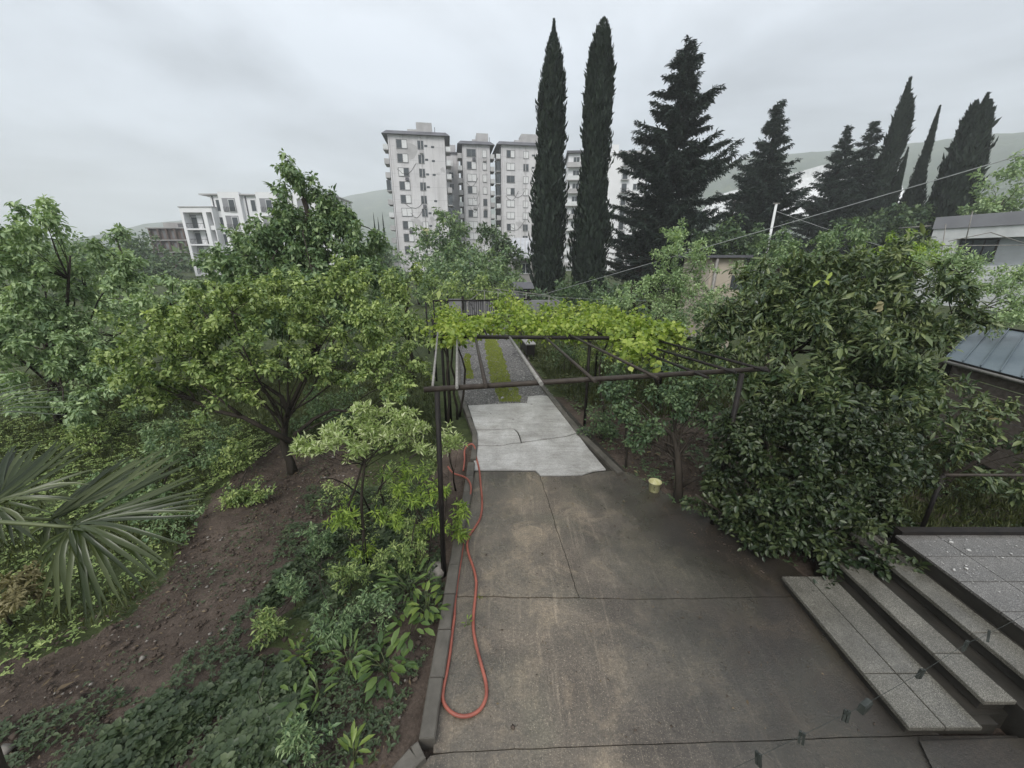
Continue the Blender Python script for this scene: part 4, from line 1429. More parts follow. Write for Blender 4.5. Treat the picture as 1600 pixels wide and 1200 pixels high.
# ------------------------------------------------------------------ hose
def smooth(pts, n=8):
    pts = [np.array(p, float) for p in pts]
    out = []
    for i in range(len(pts) - 1):
        p0 = pts[max(i - 1, 0)]; p1 = pts[i]; p2 = pts[i + 1]; p3 = pts[min(i + 2, len(pts) - 1)]
        for k in range(n):
            t = k / n
            out.append(0.5 * ((2 * p1) + (-p0 + p2) * t + (2 * p0 - 5 * p1 + 4 * p2 - p3) * t * t + (-p0 + 3 * p1 - 3 * p2 + p3) * t ** 3))
    out.append(pts[-1])
    return out


hose_px = [(700, 729, -0.02), (708, 739, 0.0), (725, 745, 0.06), (733, 752, 0.10), (736, 762, 0.1), (735, 772, 0.07), (731, 792, 0.02), (727, 815, 0.02), (724, 845, 0.02), (720, 875, 0.02),
           (715, 905, 0.02), (711, 940, 0.02), (710, 962, 0.02), (707, 985, 0.02), (703, 1020, 0.02), (698, 1050, 0.02), (693, 1075, 0.02), (692, 1093, 0.02), (700, 1108, 0.02), (713, 1117, 0.02),
           (728, 1119, 0.02), (743, 1114, 0.02), (754, 1103, 0.02), (760, 1086, 0.02), (759, 1066, 0.02), (753, 1042, 0.02), (745, 1012, 0.02), (740, 985, 0.02), (740, 960, 0.02), (743, 930, 0.02),
           (744, 908, 0.02), (740, 888, 0.02), (733, 868, 0.02), (730, 852, 0.02), (733, 838, 0.02), (742, 824, 0.02), (750, 810, 0.02), (753, 795, 0.02), (753, 778, 0.02), (751, 755, 0.02),
           (749, 735, 0.02), (746, 722, 0.02), (743, 710, 0.03), (742, 700, 0.06), (738, 694, 0.10), (731, 696, 0.09), (726, 704, 0.02), (726, 718, -0.02), (724, 735, -0.02)]
hp = smooth([g(x, y, z + 0.001) for x, y, z in hose_px], 6)
MB().tube(hp, 0.0175, 8).build('garden_hose', M['hose'], label='orange rubber hose laid in a long loop on the driveway', cat='hose')

# ------------------------------------------------------------------ bucket
q = g(1022, 766, 0)
bk = empty('bucket', (q[0], q[1], -0.03), 0.4, label='pale yellow plastic bucket under the twisted tree', cat='bucket')
MB().lathe([(0.085, 0), (0.088, 0.005), (0.108, 0.20), (0.116, 0.205), (0.116, 0.215), (0.104, 0.215), (0.083, 0.012), (0.0, 0.012)], 18).build('body', M['yellow'], bk)
MB().tube([(0.112 * math.cos(t), 0.05 * math.sin(t) - 0.11, 0.19 - 0.13 * math.sin(t)) for t in np.linspace(0, math.pi, 9)], 0.004, 5).build('handle', M['iron'], bk)

# ------------------------------------------------------------------ cables, pole, clothesline
def sagged(a, b, sag, n=24):
    a = np.array(a); b = np.array(b)
    return [a * (1 - t) + b * t - np.array([0, 0, sag * 4 * t * (1 - t)]) for t in np.linspace(0, 1, n)]


wa = np.array(P(838, 463, 24)); wb = np.array(P(1600, 240, 9)); wd = wa + (wb - wa) * 1.3
MB().tube(sagged(wa, wd, 0.02), 0.011, 6).build('overhead_cable', M['wire'], label='long pale overhead cable rising from pergola end to upper right', cat='cable')
for i, (a, b, s, lab) in enumerate([
        ((P(735, 452, 24)), P(1010, 470, 19), 0.12, 'thin drooping wire over the far end of the vines'),
        ((P(850, 486, 22)), P(1290, 396, 17), 0.15, 'thin wire running behind the slim white pole'),
        ((P(1213, 330, 14.2)), P(1445, 403, 13), 0.06, 'thin stay wire from the white pole down to the right')]):
    MB().tube(sagged(a, b, s), 0.007, 5).build('wire', M['wire'], label=lab, cat='wire')
pt = np.array(P(1213, 319, 14)); 
pole = empty('utility_pole', (pt[0], 14, 0), label='slim white pole rising behind the right bushes', cat='pole')
MB().tube([(0, 0, -0.2), (0, 0, pt[2])], [0.05, 0.038], 8).build('shaft', M['white_paint'], pole)
MB().box(-0.10, 0.10, -0.03, 0.03, pt[2] + 0.001, pt[2] + 0.04).build('cap', M['grey_pipe'], pole)

# light frame standing beyond the vines
fr = empty('vine_trellis', (0, 20, 0), label='thin grey pipe trellis beyond the vines near the gate', cat='trellis')
fp = [P(757, 452, 22), P(778, 452, 22), P(822, 458, 20), P(858, 462, 20), P(730, 472, 19)]
for q in fp:
    MB().tube([(q[0], q[1], -0.1), q], 0.022, 6).build('upright', M['grey_pipe'], fr, world_coords=True)
MB().tube([fp[4], fp[0], fp[1], fp[3]], 0.018, 6).build('top_pipe', M['grey_pipe'], fr, world_coords=True)
MB().tube([fp[1], P(800, 470, 18)], 0.018, 6).build('side_pipe', M['grey_pipe'], fr, world_coords=True)
MB().tube([fp[3], P(885, 478, 17)], 0.018, 6).build('side_pipe', M['grey_pipe'], fr, world_coords=True)

# clothesline close to the window, with its pegs
def near(px, py, t):
    a, f, z = ray(px, py)
    return np.array([a * t, f * t, CAM_H + z * t])


cl = [near(1060, 1240, 1.75), near(1185, 1182, 1.9), near(1253, 1149, 2.0), near(1323, 1115, 2.1), near(1352, 1100, 2.14), near(1440, 1050, 2.3), near(1510, 1006, 2.42), near(1545, 990, 2.5), near(1660, 930, 2.7)]
MB().tube(smooth(cl, 5), 0.0013, 5).build('clothesline', M['pegs'], label='thin clothesline stretched across the lower right corner', cat='clothesline')
peg = MB().box(-0.006, 0.006, -0.014, -0.002, -0.052, 0.022).box(-0.006, 0.006, 0.002, 0.014, -0.052, 0.022).tube([(-0.007, 0, 0.004), (0.007, 0, 0.004)], 0.006, 6).mesh('clothes_peg', M['pegs'])
plab = ['dark peg at the lowest left end of the clothesline', 'dark clothes peg second up the line from bottom left', 'dark clothes peg hanging just left of the clip block',
        'dark clothes peg hanging over the lowest step joint', 'dark clothes peg hanging over the second step', 'dark clothes peg at the upper right of the clothesline']
for i, k in enumerate((1, 2, 3, 5, 6, 7)):
    o = bpy.data.objects.new('clothes_peg', peg)
    COL.objects.link(o)
    o.location = cl[k]
    o.rotation_euler = (0.1 * (i - 2), 0.08 * (i % 3), 0.5 + 0.35 * i)
    tag(o, plab[i], 'clothes peg', 'pegs on the clothesline')
k = cl[4]
MB().box(-0.03, 0.055, -0.016, 0.016, -0.050, -0.004).box(-0.03, 0.05, -0.012, 0.012, -0.004, 0.006).build('line_tensioner', M['pegs'], loc=tuple(k), rot=(0, 0.1, 0.45), label='dark blocky clip holding the clothesline', cat='clip')

# ------------------------------------------------------------------ foliage: vines on the pergola
def build_vine():
    rng = np.random.default_rng(21)
    root = empty('grape_vine', tuple(g(690, 640, 0)), label='bright yellow-green grape vine spread over the pergola', cat='vine')
    paths = [[(690, 522), (705, 512), (725, 505), (745, 510)], [(690, 500), (700, 490), (720, 500)], [(740, 520), (765, 512), (800, 514), (835, 516), (870, 512), (905, 508), (940, 504)],
             [(770, 502), (800, 498), (835, 500), (870, 496), (905, 494), (935, 492), (960, 500), (985, 508)], [(775, 478), (790, 474), (805, 482), (820, 490)], [(850, 488), (880, 482), (910, 484), (940, 486)],
             [(890, 520), (930, 518), (970, 520), (1005, 526), (1030, 530)], [(960, 512), (990, 520), (1020, 530), (1042, 526)], [(985, 532), (1000, 545), (1005, 556)], [(940, 496), (960, 505), (1000, 518)],
             [(700, 520), (712, 524), (722, 526)], [(1040, 525), (1050, 530)], [(820, 510), (850, 520), (880, 522)]]
    cs = []
    mb = MB()
    for pth in paths:
        w = []
        for (px, py) in pth:
            z = 2.28 + rng.uniform(-0.06, 0.08)
            w.append(g(px, py, z))
        sp = smooth(w, 7)
        mb.tube([p + np.array([0, 0, -0.06]) for p in sp], 0.014, 5, cap=False)
        for p in sp:
            for _ in range(2):
                cs.append(p + rng.normal(size=3) * np.array([0.18, 0.22, 0.07]) + np.array([0, 0, rng.uniform(-0.10, 0.20)]))
    cs = np.array(cs)
    # old vine stems climbing the posts
    for (px, F) in [(694, 8.7), (706, 9.3), (716, 9.5), (1000, 12.0), (950, 9.3)]:
        q = np.array(P(px, 560, F)); b = np.array([q[0] + rng.uniform(-0.1, 0.1), F, -0.1]); t = np.array([q[0], F, 2.25])
        mb.tube(limb_curve(b, t, rng, 0.03, 7), [0.035, 0.032, 0.03, 0.028, 0.026, 0.022, 0.02, 0.016], 6)
    mb.build('stem', M['bark'], root, world_coords=True)
    pos, ax, nor, L, W, tint = scatter(rng, cs, np.full(len(cs), 0.21), 17, 0.084, 0.92, 0.5, 0.85, 0.7, 0.2)
    d = np.linalg.norm(pos - np.array([0, 0, CAM_H]), axis=1)
    order = np.argsort(d + rng.random(len(d)) * 3.0)
    pick = order[:300]
    keep = np.ones(len(pos), bool); keep[pick] = False
    single_leaves(root, pos[pick], ax[pick], nor[pick], L[pick], 0.95, 'heart', LVO['vine'])
    V, F, T = leaves(pos[keep], ax[keep], nor[keep], L[keep], W[keep], 'heart', tint[keep])
    o = link('foliage', tri_mesh('foliage', V, F, LV['vine'], T), root, world_coords=True)
    o['kind'] = 'stuff'


build_vine()

# ------------------------------------------------------------------ trees, left side
bt = np.array(g(457, 735, 0))
lim = lambda *p: [np.array(P(x, y, F)) for x, y, F in p]
make_tree('apricot_tree', 'spreading yellow-green fruit tree with low forked trunk on bare soil', 'fruit tree', bt,
          [E(270, 560, 6.6, 100, 85), E(390, 510, 7.2, 110, 80), E(420, 465, 7.6, 60, 40), E(520, 490, 7.4, 80, 70), E(545, 440, 8.0, 45, 35), E(610, 545, 7.2, 60, 70), E(330, 600, 6.0, 80, 35, 0.8, 0.45), E(225, 605, 6.0, 45, 35, 0.9, 0.6),
           E(530, 570, 6.9, 70, 40, 0.9, 0.5), E(440, 570, 6.6, 90, 35, 0.9, 0.4), E(620, 620, 6.9, 45, 25, 0.9, 0.6)],
          'yellowgreen', 31, size=0.056, aspect=0.62, shape='heart', cr=0.17, cov=0.72, per=86, trunk_r=0.085, trunk_top=P(452, 640, 6.9), limbs=14, twigs=150, droop=0.45,
          extra_limbs=[(lim((455, 690, 6.65), (425, 675, 6.55), (380, 652, 6.4), (330, 640, 6.3), (280, 615, 6.2)), 0.06, 0.022), (lim((380, 652, 6.4), (345, 625, 6.35), (310, 600, 6.3)), 0.03, 0.012),
                       (lim((452, 650, 6.8), (440, 620, 6.8), (410, 600, 6.8), (360, 570, 6.8)), 0.05, 0.018), (lim((460, 680, 6.7), (490, 655, 6.9), (520, 640, 7.0), (560, 645, 7.0), (610, 630, 7.0)), 0.04, 0.014),
                       (lim((452, 640, 6.9), (470, 600, 7.0), (500, 565, 7.2), (530, 520, 7.3)), 0.045, 0.014)], sag=0.05)
make_tree('walnut_tree', 'big grey-green tree filling the left edge above the palm', 'tree', (P(92, 640, 9.2)[0], 9.2, 0),
          [E(60, 425, 9, 85, 75), E(150, 430, 9.5, 55, 55), E(25, 520, 8.6, 80, 75), E(125, 520, 8.8, 80, 60), E(60, 595, 8.4, 90, 55), E(75, 352, 9, 55, 32, 0.9, 0.8), E(25, 390, 9, 42, 45, 0.9, 0.8), E(170, 590, 8.6, 55, 40),
           E(-60, 470, 8.6, 60, 110), E(150, 640, 8.2, 60, 35, 0.9, 0.7)],
          'greygreen', 32, size=0.088, aspect=0.46, shape='heart', cr=0.22, cov=0.66, per=80, trunk_r=0.13, trunk_top=P(85, 520, 9), limbs=16, twigs=150, droop=0.65, sag=0.1,
          extra_limbs=[(lim((92, 600, 9.1), (75, 550, 9.0), (60, 500, 9.0), (50, 440, 9.0)), 0.07, 0.02), (lim((92, 600, 9.1), (95, 540, 9.1), (105, 470, 9.1), (110, 400, 9.1)), 0.06, 0.018),
                       (lim((92, 590, 9.1), (150, 540, 9.0), (210, 510, 9.0)), 0.05, 0.018)])
make_tree('tall_tree', 'tall dark pointed broadleaf tree in front of the white wing', 'tree', (P(470, 500, 14)[0], 14, 0),
          [E(478, 286, 14, 36, 36, 0.9, 1.1), E(474, 330, 14, 62, 46), E(452, 352, 14, 40, 36), E(515, 350, 14, 45, 40), E(448, 388, 13.6, 75, 42), E(540, 375, 14, 50, 55), E(410, 430, 13.2, 90, 50), E(505, 430, 13.4, 90, 55), E(580, 410, 14.2, 40, 48), E(345, 425, 13.4, 40, 38),
           E(455, 480, 13, 140, 40), E(372, 385, 14, 28, 22, 0.9, 0.7)],
          'midgreen', 33, gap=0.12, size=0.14, aspect=0.5, cr=0.30, cov=0.70, per=66, trunk_r=0.16, limbs=18, twigs=140, droop=0.6, trunk_top=P(474, 310, 14))
make_tree('green_tree', 'loose grey-green tree between the walnut and the tall tree', 'tree', (P(260, 520, 15)[0], 15, 0),
          [E(195, 445, 15, 45, 35), E(255, 465, 14.5, 55, 42), E(315, 465, 14.5, 45, 38), E(230, 500, 13.5, 90, 45), E(330, 500, 13.5, 55, 35)],
          'greygreen', 34, size=0.14, aspect=0.55, cr=0.32, cov=0.5, per=55, trunk_r=0.11, limbs=14, twigs=110, droop=0.5)
make_tree('sprig_tree', 'thin tall tree with tufted top on left skyline', 'tree', (P(182, 450, 22)[0], 22, 0),
          [E(181, 368, 22, 15, 12), E(170, 405, 22, 26, 22), E(195, 410, 22, 20, 20)], 'greygreen', 35, size=0.22, aspect=0.45, cr=0.35, cov=0.7, per=40, trunk_r=0.06, limbs=6, twigs=25, droop=0.6, trunk_top=P(181, 372, 22))
make_tree('green_tree', 'grey-green tree just left of the iron posts', 'tree', (P(640, 560, 12.5)[0], 12.5, 0),
          [E(630, 490, 12, 55, 45), E(600, 455, 13, 45, 35), E(660, 540, 11.5, 30, 45), E(650, 450, 13, 30, 28)],
          'yellowgreen', 36, size=0.12, aspect=0.55, cr=0.27, cov=0.6, per=60, trunk_r=0.08, limbs=10, twigs=90)
for i, (px, py, F, rx, ry, lab, lf) in enumerate([
        (700, 455, 27, 45, 22, 'yellow-green bush just left beyond the garden gate', 'yellowgreen'), (765, 450, 28, 42, 18, 'yellow-green bush directly behind the gate bars', 'yellowgreen'),
        (740, 428, 36, 70, 25, 'deep green bush behind the yellow-green gate bushes', 'midgreen'), (650, 418, 34, 45, 30, 'mid-green tree left of the gate below the first tower', 'midgreen'),
        (560, 455, 21, 40, 30, 'dim green tree right behind the tall tree', 'midgreen')]):
    make_tree('bushy_tree', lab, 'tree', (P(px, py, F)[0], F, 0), [E(px, py, F, rx, ry), E(px - rx * 0.5, py + ry * 0.9, F - 0.5, rx * 0.7, ry * 0.8), E(px + rx * 0.55, py + ry * 0.8, F - 0.3, rx * 0.65, ry * 0.8),
              E(px, py + ry * 1.7, F - 0.6, rx, ry)], lf, 40 + i, size=0.006 * F + 0.05, aspect=0.55, cr=0.02 * F, cov=0.7, per=45, trunk_r=0.09, limbs=9, twigs=60, group='bushes and trees beyond the garden gate')
for i, (px, py, F, rx, ry, lab, lf, extra) in enumerate([
        (700, 375, 46, 46, 34, 'green tree standing in front of the leftmost tower', 'midgreen', [(695, 342, 18, 14), (655, 385, 20, 20)]), (775, 385, 48, 38, 30, 'dark tree under the middle tower beside tin roof', 'deep', [(762, 365, 16, 14), (815, 395, 22, 16)]),
        (740, 410, 42, 70, 22, 'low green tree below the middle tower', 'midgreen', []), (590, 405, 52, 25, 30, 'dim green tree at left foot of the leftmost tower', 'deep', []),
        (235, 400, 70, 36, 30, 'hazy dark tree below the unfinished building', 'deep', [(215, 380, 18, 22)]), (262, 425, 66, 32, 14, 'hazy rounded tree at the white block foot', 'deep', []),
        (885, 462, 33, 50, 20, 'dark bush at the foot of the cypress pair', 'deep', [(835, 458, 24, 16), (945, 462, 30, 18)]), (975, 468, 26, 45, 22, 'dark green bush between the right cypress and the pear tree', 'deep', [(930, 478, 22, 12)]),
        (180, 415, 60, 45, 30, 'hazy tree far left beneath the hill', 'deep', []), (120, 410, 40, 60, 35, 'far tree behind the walnut crown', 'midgreen', []),
        (385, 420, 55, 40, 18, 'dim tree at foot of the long white wing', 'deep', []), (1150, 385, 40, 60, 34, 'dark tree mass between cedar and spruce', 'deep', [(1105, 370, 34, 28), (1200, 380, 34, 24)]),
        (1572, 300, 46, 44, 42, 'pale green tree at right edge under the ridge', 'greygreen', [(1600, 270, 30, 30), (1540, 330, 40, 18)]), (1420, 345, 55, 60, 22, 'dark low tree under the slim cypresses', 'deep', [(1330, 360, 50, 25)]),
        (1660, 320, 40, 50, 40, 'green tree just outside the right edge', 'greygreen', [])]):
    lobes = [E(px, py, F, rx, ry)] + [E(a, b, F, c, d) for a, b, c, d in extra] + [E(px, py + ry, F - 1, rx * 1.1, ry)]
    make_tree('distant_tree', lab, 'tree', (P(px, py, F)[0], F, 0.0), lobes, lf, 60 + i, size=0.0075 * F + 0.03, aspect=0.55, cr=0.018 * F, cov=0.75, per=42, trunk_r=0.12, limbs=8, twigs=45, group='trees in the middle distance')


# far wood that reads as one mass, at the foot of the hills and between the buildings
def far_wood():
    rng = np.random.default_rng(5)
    n = 420
    az = np.radians(rng.uniform(-60, 60, n)); R = rng.uniform(115, 240, n)
    c = np.stack([R * np.sin(az), R * np.cos(az), 2.0 + R * 0.004 + rng.uniform(0, 1.5, n)], -1)
    per = 70
    pos, ax, nor, L, W, T = scatter(rng, c, 4.2 + 0.006 * R, per, 1.5, 0.6, 0.2, 0.8)
    V, F, T2 = leaves(pos, ax, nor, L, W, 'diamond', T)
    o = link('far_wood', tri_mesh('far_wood', V, F, LV['deep'], T2))
    tag(o, 'far-off belt of green trees at the foot of the hills', kind='stuff')


far_wood()


# ------------------------------------------------------------------ conifers
def cypress(label, px_top, py_top, F, py_base, width_px, seed, tips=1, cat='cypress', group='tall dark cypresses', shape=None, side=None):
    shape = shape or COLUMN
    rng = np.random.default_rng(seed)
    top = np.array(P(px_top, py_top, F))
    h = top[2]
    m = mpp(px_top, (py_top + py_base) / 2, F)
    R0 = width_px * m / 2
    root = empty('cypress_tree', (top[0], F, 0), label=label, cat=cat, group=group)
    MB().tube([(0, 0, -0.2), (0, 0, h * 0.85)], [0.32, 0.06], 8).build('trunk', M['bark'], root)
    axes = []
    for k in range(tips):
        if k == 0:
            axes.append((0.0, 0.0, h, 1.0))
        else:
            an = rng.uniform(0, 6.28) if side is None else side[k - 1]
            axes.append((math.cos(an) * R0 * 0.34, math.sin(an) * R0 * 0.34, h * rng.uniform(0.93, 0.98), 0.30))
    Vs, Fs, Ts = [], [], []; off = 0
    for ax_, ay_, hh, s in axes:
        n = int(8200 * max(s, 0.35))
        t = rng.random(n) ** 0.9
        prof = np.interp(t, [p[0] for p in shape], [p[1] for p in shape])
        if s < 1:
            lo = 0.70; t = lo + (1 - lo) * t; prof = np.interp(t, [lo, 0.85, 0.94, 1], [1.0, 0.85, 0.5, 0.06])
        lump = 1 + 0.16 * (vnoise(t * 60, rng.random(n) * 0 + seed, 0.35, seed) - 0.5) + 0.14 * rng.normal(size=n)
        an = rng.random(n) * 2 * math.pi
        lump = lump * (1 + 0.13 * np.sin(an * 3 + t * 23 + seed) + 0.09 * np.sin(an * 5 - t * 41 + seed * 2) + 0.10 * np.sin(t * 17 + seed * 1.7) + 0.16 * (vnoise(an * 2.2, t * 26, 1.0, seed + 5) - 0.5))
        r = 0.86 * R0 * s * prof * lump * (0.72 + 0.28 * rng.random(n) ** 0.4)
        pos = np.stack([ax_ * np.minimum(1, t * 1.4) + r * np.cos(an), ay_ * np.minimum(1, t * 1.4) + r * np.sin(an), t * hh * 0.985 + 0.05], -1)
        axis = np.stack([0.28 * np.cos(an), 0.28 * np.sin(an), np.ones(n)], -1) + rng.normal(size=(n, 3)) * 0.24
        nor = np.stack([np.cos(an), np.sin(an), 0.1 * np.ones(n)], -1) + rng.normal(size=(n, 3)) * 0.4
        L = R0 * (0.30 + 0.26 * rng.random(n) + 0.25 * (rng.random(n) < 0.04)) * np.clip(prof + 0.2, 0.25, 1)
        tint = np.clip(0.45 + 0.2 * rng.normal(size=n), 0, 1)
        V, Fc, T = leaves(pos, axis, nor, L, L * 0.33, 'diamond', tint)
        Vs.append(V); Fs.append(Fc + off); Ts.append(T); off += len(V)
        # dense inner body of the column, made of overlapping sprays
        n2 = int(2600 * s)
        t = rng.random(n2); prof2 = np.interp(t, [p[0] for p in shape], [p[1] for p in shape])
        an = rng.random(n2) * 6.283
        r = R0 * s * prof2 * 0.62
        if s < 1:
            t = 0.70 + 0.30 * t; prof2 = np.interp(t, [0.70, 0.85, 0.94, 1], [1.0, 0.85, 0.5, 0.06]); r = R0 * s * prof2 * 0.6
        pos = np.stack([ax_ * np.minimum(1, t * 1.4) + r * np.cos(an), ay_ * np.minimum(1, t * 1.4) + r * np.sin(an), t * hh * 0.95], -1)
        axis = np.stack([0.05 * np.cos(an), 0.05 * np.sin(an), np.ones(n2)], -1) + rng.normal(size=(n2, 3)) * 0.1
        nor = np.stack([np.cos(an), np.sin(an), np.zeros(n2)], -1)
        L = R0 * 0.9 * np.clip(prof2 + 0.15, 0.2, 1)
        V, Fc, T = leaves(pos, axis, nor, L, L * 0.6, 'diamond', np.clip(0.3 + 0.12 * rng.normal(size=n2), 0, 1))
        Vs.append(V); Fs.append(Fc + off); Ts.append(T); off += len(V)
    link('crown', tri_mesh('crown', np.concatenate(Vs), np.concatenate(Fs), LV['cypress'], np.concatenate(Ts)), root)
    return root


COLUMN = [(0, 0.80), (0.06, 0.97), (0.2, 1.0), (0.4, 0.90), (0.55, 0.79), (0.7, 0.68), (0.84, 0.54), (0.90, 0.40), (0.94, 0.20), (0.97, 0.08), (1, 0.02)]
BLUNT = [(0, 0.80), (0.06, 0.97), (0.2, 1.0), (0.35, 0.84), (0.5, 0.70), (0.65, 0.58), (0.78, 0.49), (0.88, 0.43), (0.94, 0.34), (0.98, 0.20), (1, 0.03)]
SPIRE = [(0, 0.8), (0.1, 1.0), (0.25, 0.95), (0.4, 0.72), (0.55, 0.52), (0.7, 0.36), (0.85, 0.22), (0.95, 0.10), (1, 0.02)]
NEEDLE = [(0, 0.8), (0.1, 1.0), (0.3, 0.90), (0.45, 0.66), (0.6, 0.42), (0.75, 0.22), (0.9, 0.13), (1, 0.02)]
PLUME = [(0, 0.6), (0.1, 0.74), (0.3, 0.95), (0.45, 1.0), (0.6, 0.86), (0.75, 0.60), (0.88, 0.30), (0.96, 0.10), (1, 0.02)]
cypress('tall dark cypress, left one of the central pair', 866, 24, 40, 460, 53, 1, 1)
cypress('tall dark blunt-topped cypress, right one of the central pair', 944, 22, 39, 460, 57, 2, 3, shape=BLUNT, side=[2.9, 0.4])
cypress('slim spired cypress right of the dark conifers', 1424, 118, 60, 330, 52, 3, 2, shape=SPIRE, side=[0.3])
cypress('thin pointed cypress second from right with low shoulder', 1470, 162, 58, 330, 42, 4, 1, shape=NEEDLE)
cypress('broad many-tipped cypress at the right, leaning in view', 1545, 142, 52, 340, 54, 5, 3, shape=PLUME, side=[2.6, 0.2])
cypress('short cypress shoulder beside the thin pointed one', 1478, 250, 57, 330, 30, 6, 1, shape=SPIRE)
cypress('short dark cypress between the slim spires', 1420, 228, 58, 330, 28, 7, 1, shape=SPIRE)
for i, (px, py) in enumerate([(583, 331), (590, 338), (597, 330)]):
    cypress(('leftmost of three tiny far cypresses by the tower', 'shortest, middle one of three tiny far cypresses by the tower', 'tiny far cypress nearest the leftmost tower')[i], px, py, 95, 372, 6, 20 + i, 1, shape=SPIRE, group='three tiny far cypresses by the tower')


def conifer(label, px_top, py_top, F, halfw_px, py_wide, seed, name='cedar_tree', cat='conifer', layers=26, dens=1.0, droop=0.1, up=0.25, gap=0.35, group='dark conifers'):
    rng = np.random.default_rng(seed)
    top = np.array(P(px_top, py_top, F)); h = top[2]
    R = halfw_px * mpp(px_top, py_wide, F)
    root = empty(name, (top[0], F, 0), label=label, cat=cat, group=group)
    mb = MB()
    mb.tube([(0, 0, -0.2), (0, 0, h * 0.6), (0, 0, h * 0.98)], [h * 0.018, h * 0.011, 0.03], 8)
    C, A, S = [], [], []
    zw = P(px_top, py_wide, F)[2]
    for k in range(layers):
        t = k / (layers - 1)                      # 0 foot, 1 top
        z = h * (0.08 + 0.905 * t)
        env = np.interp(z, [0, h * 0.12, max(zw, h * 0.2), h * 0.6, h * 0.85, h], [0.75, 0.92, 1.0, 0.64, 0.27, 0.03]) * R
        nb = max(6, int((8 if gap > 0.7 else 10) * (1 - 0.42 * t)))
        a0 = rng.uniform(0, 6.28)
        for b in range(nb):
            an = a0 + 6.283 * b / nb + rng.normal() * 0.22
            ln = env * np.clip(1 + rng.normal() * gap * (0.62 if name == 'cedar_tree' and gap > 0.7 else 0.4) + (0.20 if gap > 0.7 else 0.06) * gap * min(1, 3 * (1 - t)) * math.sin(an * 2 + k * 0.55 + seed), 0.45, 1.45)
            zb = z + rng.normal() * h * (0.022 if gap > 0.7 else 0.012)
            tip = np.array([math.cos(an) * ln, math.sin(an) * ln, zb + ln * (up - droop + rng.normal() * 0.14)])
            base = np.array([0, 0, zb])
            mid = base * 0.5 + tip * 0.5 - np.array([0, 0, ln * droop * 0.8])
            if ln > 0.5:
                mb.tube([base, mid, tip], [0.05 + ln * 0.008, 0.035, 0.012], 4, cap=False)
            ns = max(4, int(ln * 5.5 * dens))
            for j in range(ns):
                q = (j + 0.4) / ns
                q = 0.12 + 0.9 * q
                p = base * (1 - q) ** 2 + 2 * mid * q * (1 - q) + tip * q * q
                C.append(p + rng.normal(size=3) * np.array([0.13, 0.13, 0.05]) * (0.4 + ln * 0.16 * (1.15 - q))); A.append(an); S.append((0.55 + 0.5 * (1 - q)) * min(1.0, 0.6 + ln * 0.3))
    mb.build('trunk', M['bark'], root)
    C = np.array(C); A = np.array(A); S = np.array(S)
    per = 15
    n = len(C) * per
    c = np.repeat(C, per, 0); a = np.repeat(A, per); s = np.repeat(S, per)
    f = h / 22
    pos = c + rng.normal(size=(n, 3)) * np.array([0.20, 0.20, 0.09]) * f * (s[:, None] + 0.1)
    axis = np.stack([np.cos(a), np.sin(a), np.full(n, -0.05)], -1) + rng.normal(size=(n, 3)) * 0.5 + np.array([0, 0, -0.30])
    nor = np.array([0, 0, 1.0]) + rng.normal(size=(n, 3)) * 0.5
    L = (0.36 + 0.34 * rng.random(n)) * s * f * 1.25
    tint = np.clip(0.5 + np.repeat(rng.normal(size=len(C)) * 0.16, per) + rng.normal(size=n) * 0.16, 0, 1)
    V, Fc, T = leaves(pos, axis, nor, L, L * 0.24, 'diamond', tint)
    link('crown', tri_mesh('crown', V, Fc, LV['cedar'], T), root)
    return root


conifer('big ragged dark cedar right of the central cypresses', 1076, 66, 46, 84, 330, 1, layers=38, dens=1.0, droop=0.14, up=0.34, gap=0.75)
conifer('dark spruce with upswept branch tips right of the cedar', 1218, 160, 55, 56, 320, 2, name='spruce_tree', layers=32, dens=0.8, droop=0.02, up=0.30, gap=0.45)
conifer('dark conifer, left one of the close pair before the ridge', 1326, 200, 60, 48, 320, 3, layers=30, dens=0.75, droop=0.05, up=0.3, gap=0.45)
conifer('dark conifer, right one of the close pair before the ridge', 1368, 188, 61, 46, 320, 4, layers=30, dens=0.75, droop=0.06, up=0.3, gap=0.5)
conifer('low dark conifer at the foot of the cedar', 1010, 330, 43, 60, 400, 5, layers=14, dens=0.8, droop=0.08, up=0.25)
conifer('low dark conifer between cedar and spruce', 1150, 305, 50, 55, 380, 6, layers=14, dens=0.8, droop=0.08, up=0.25)

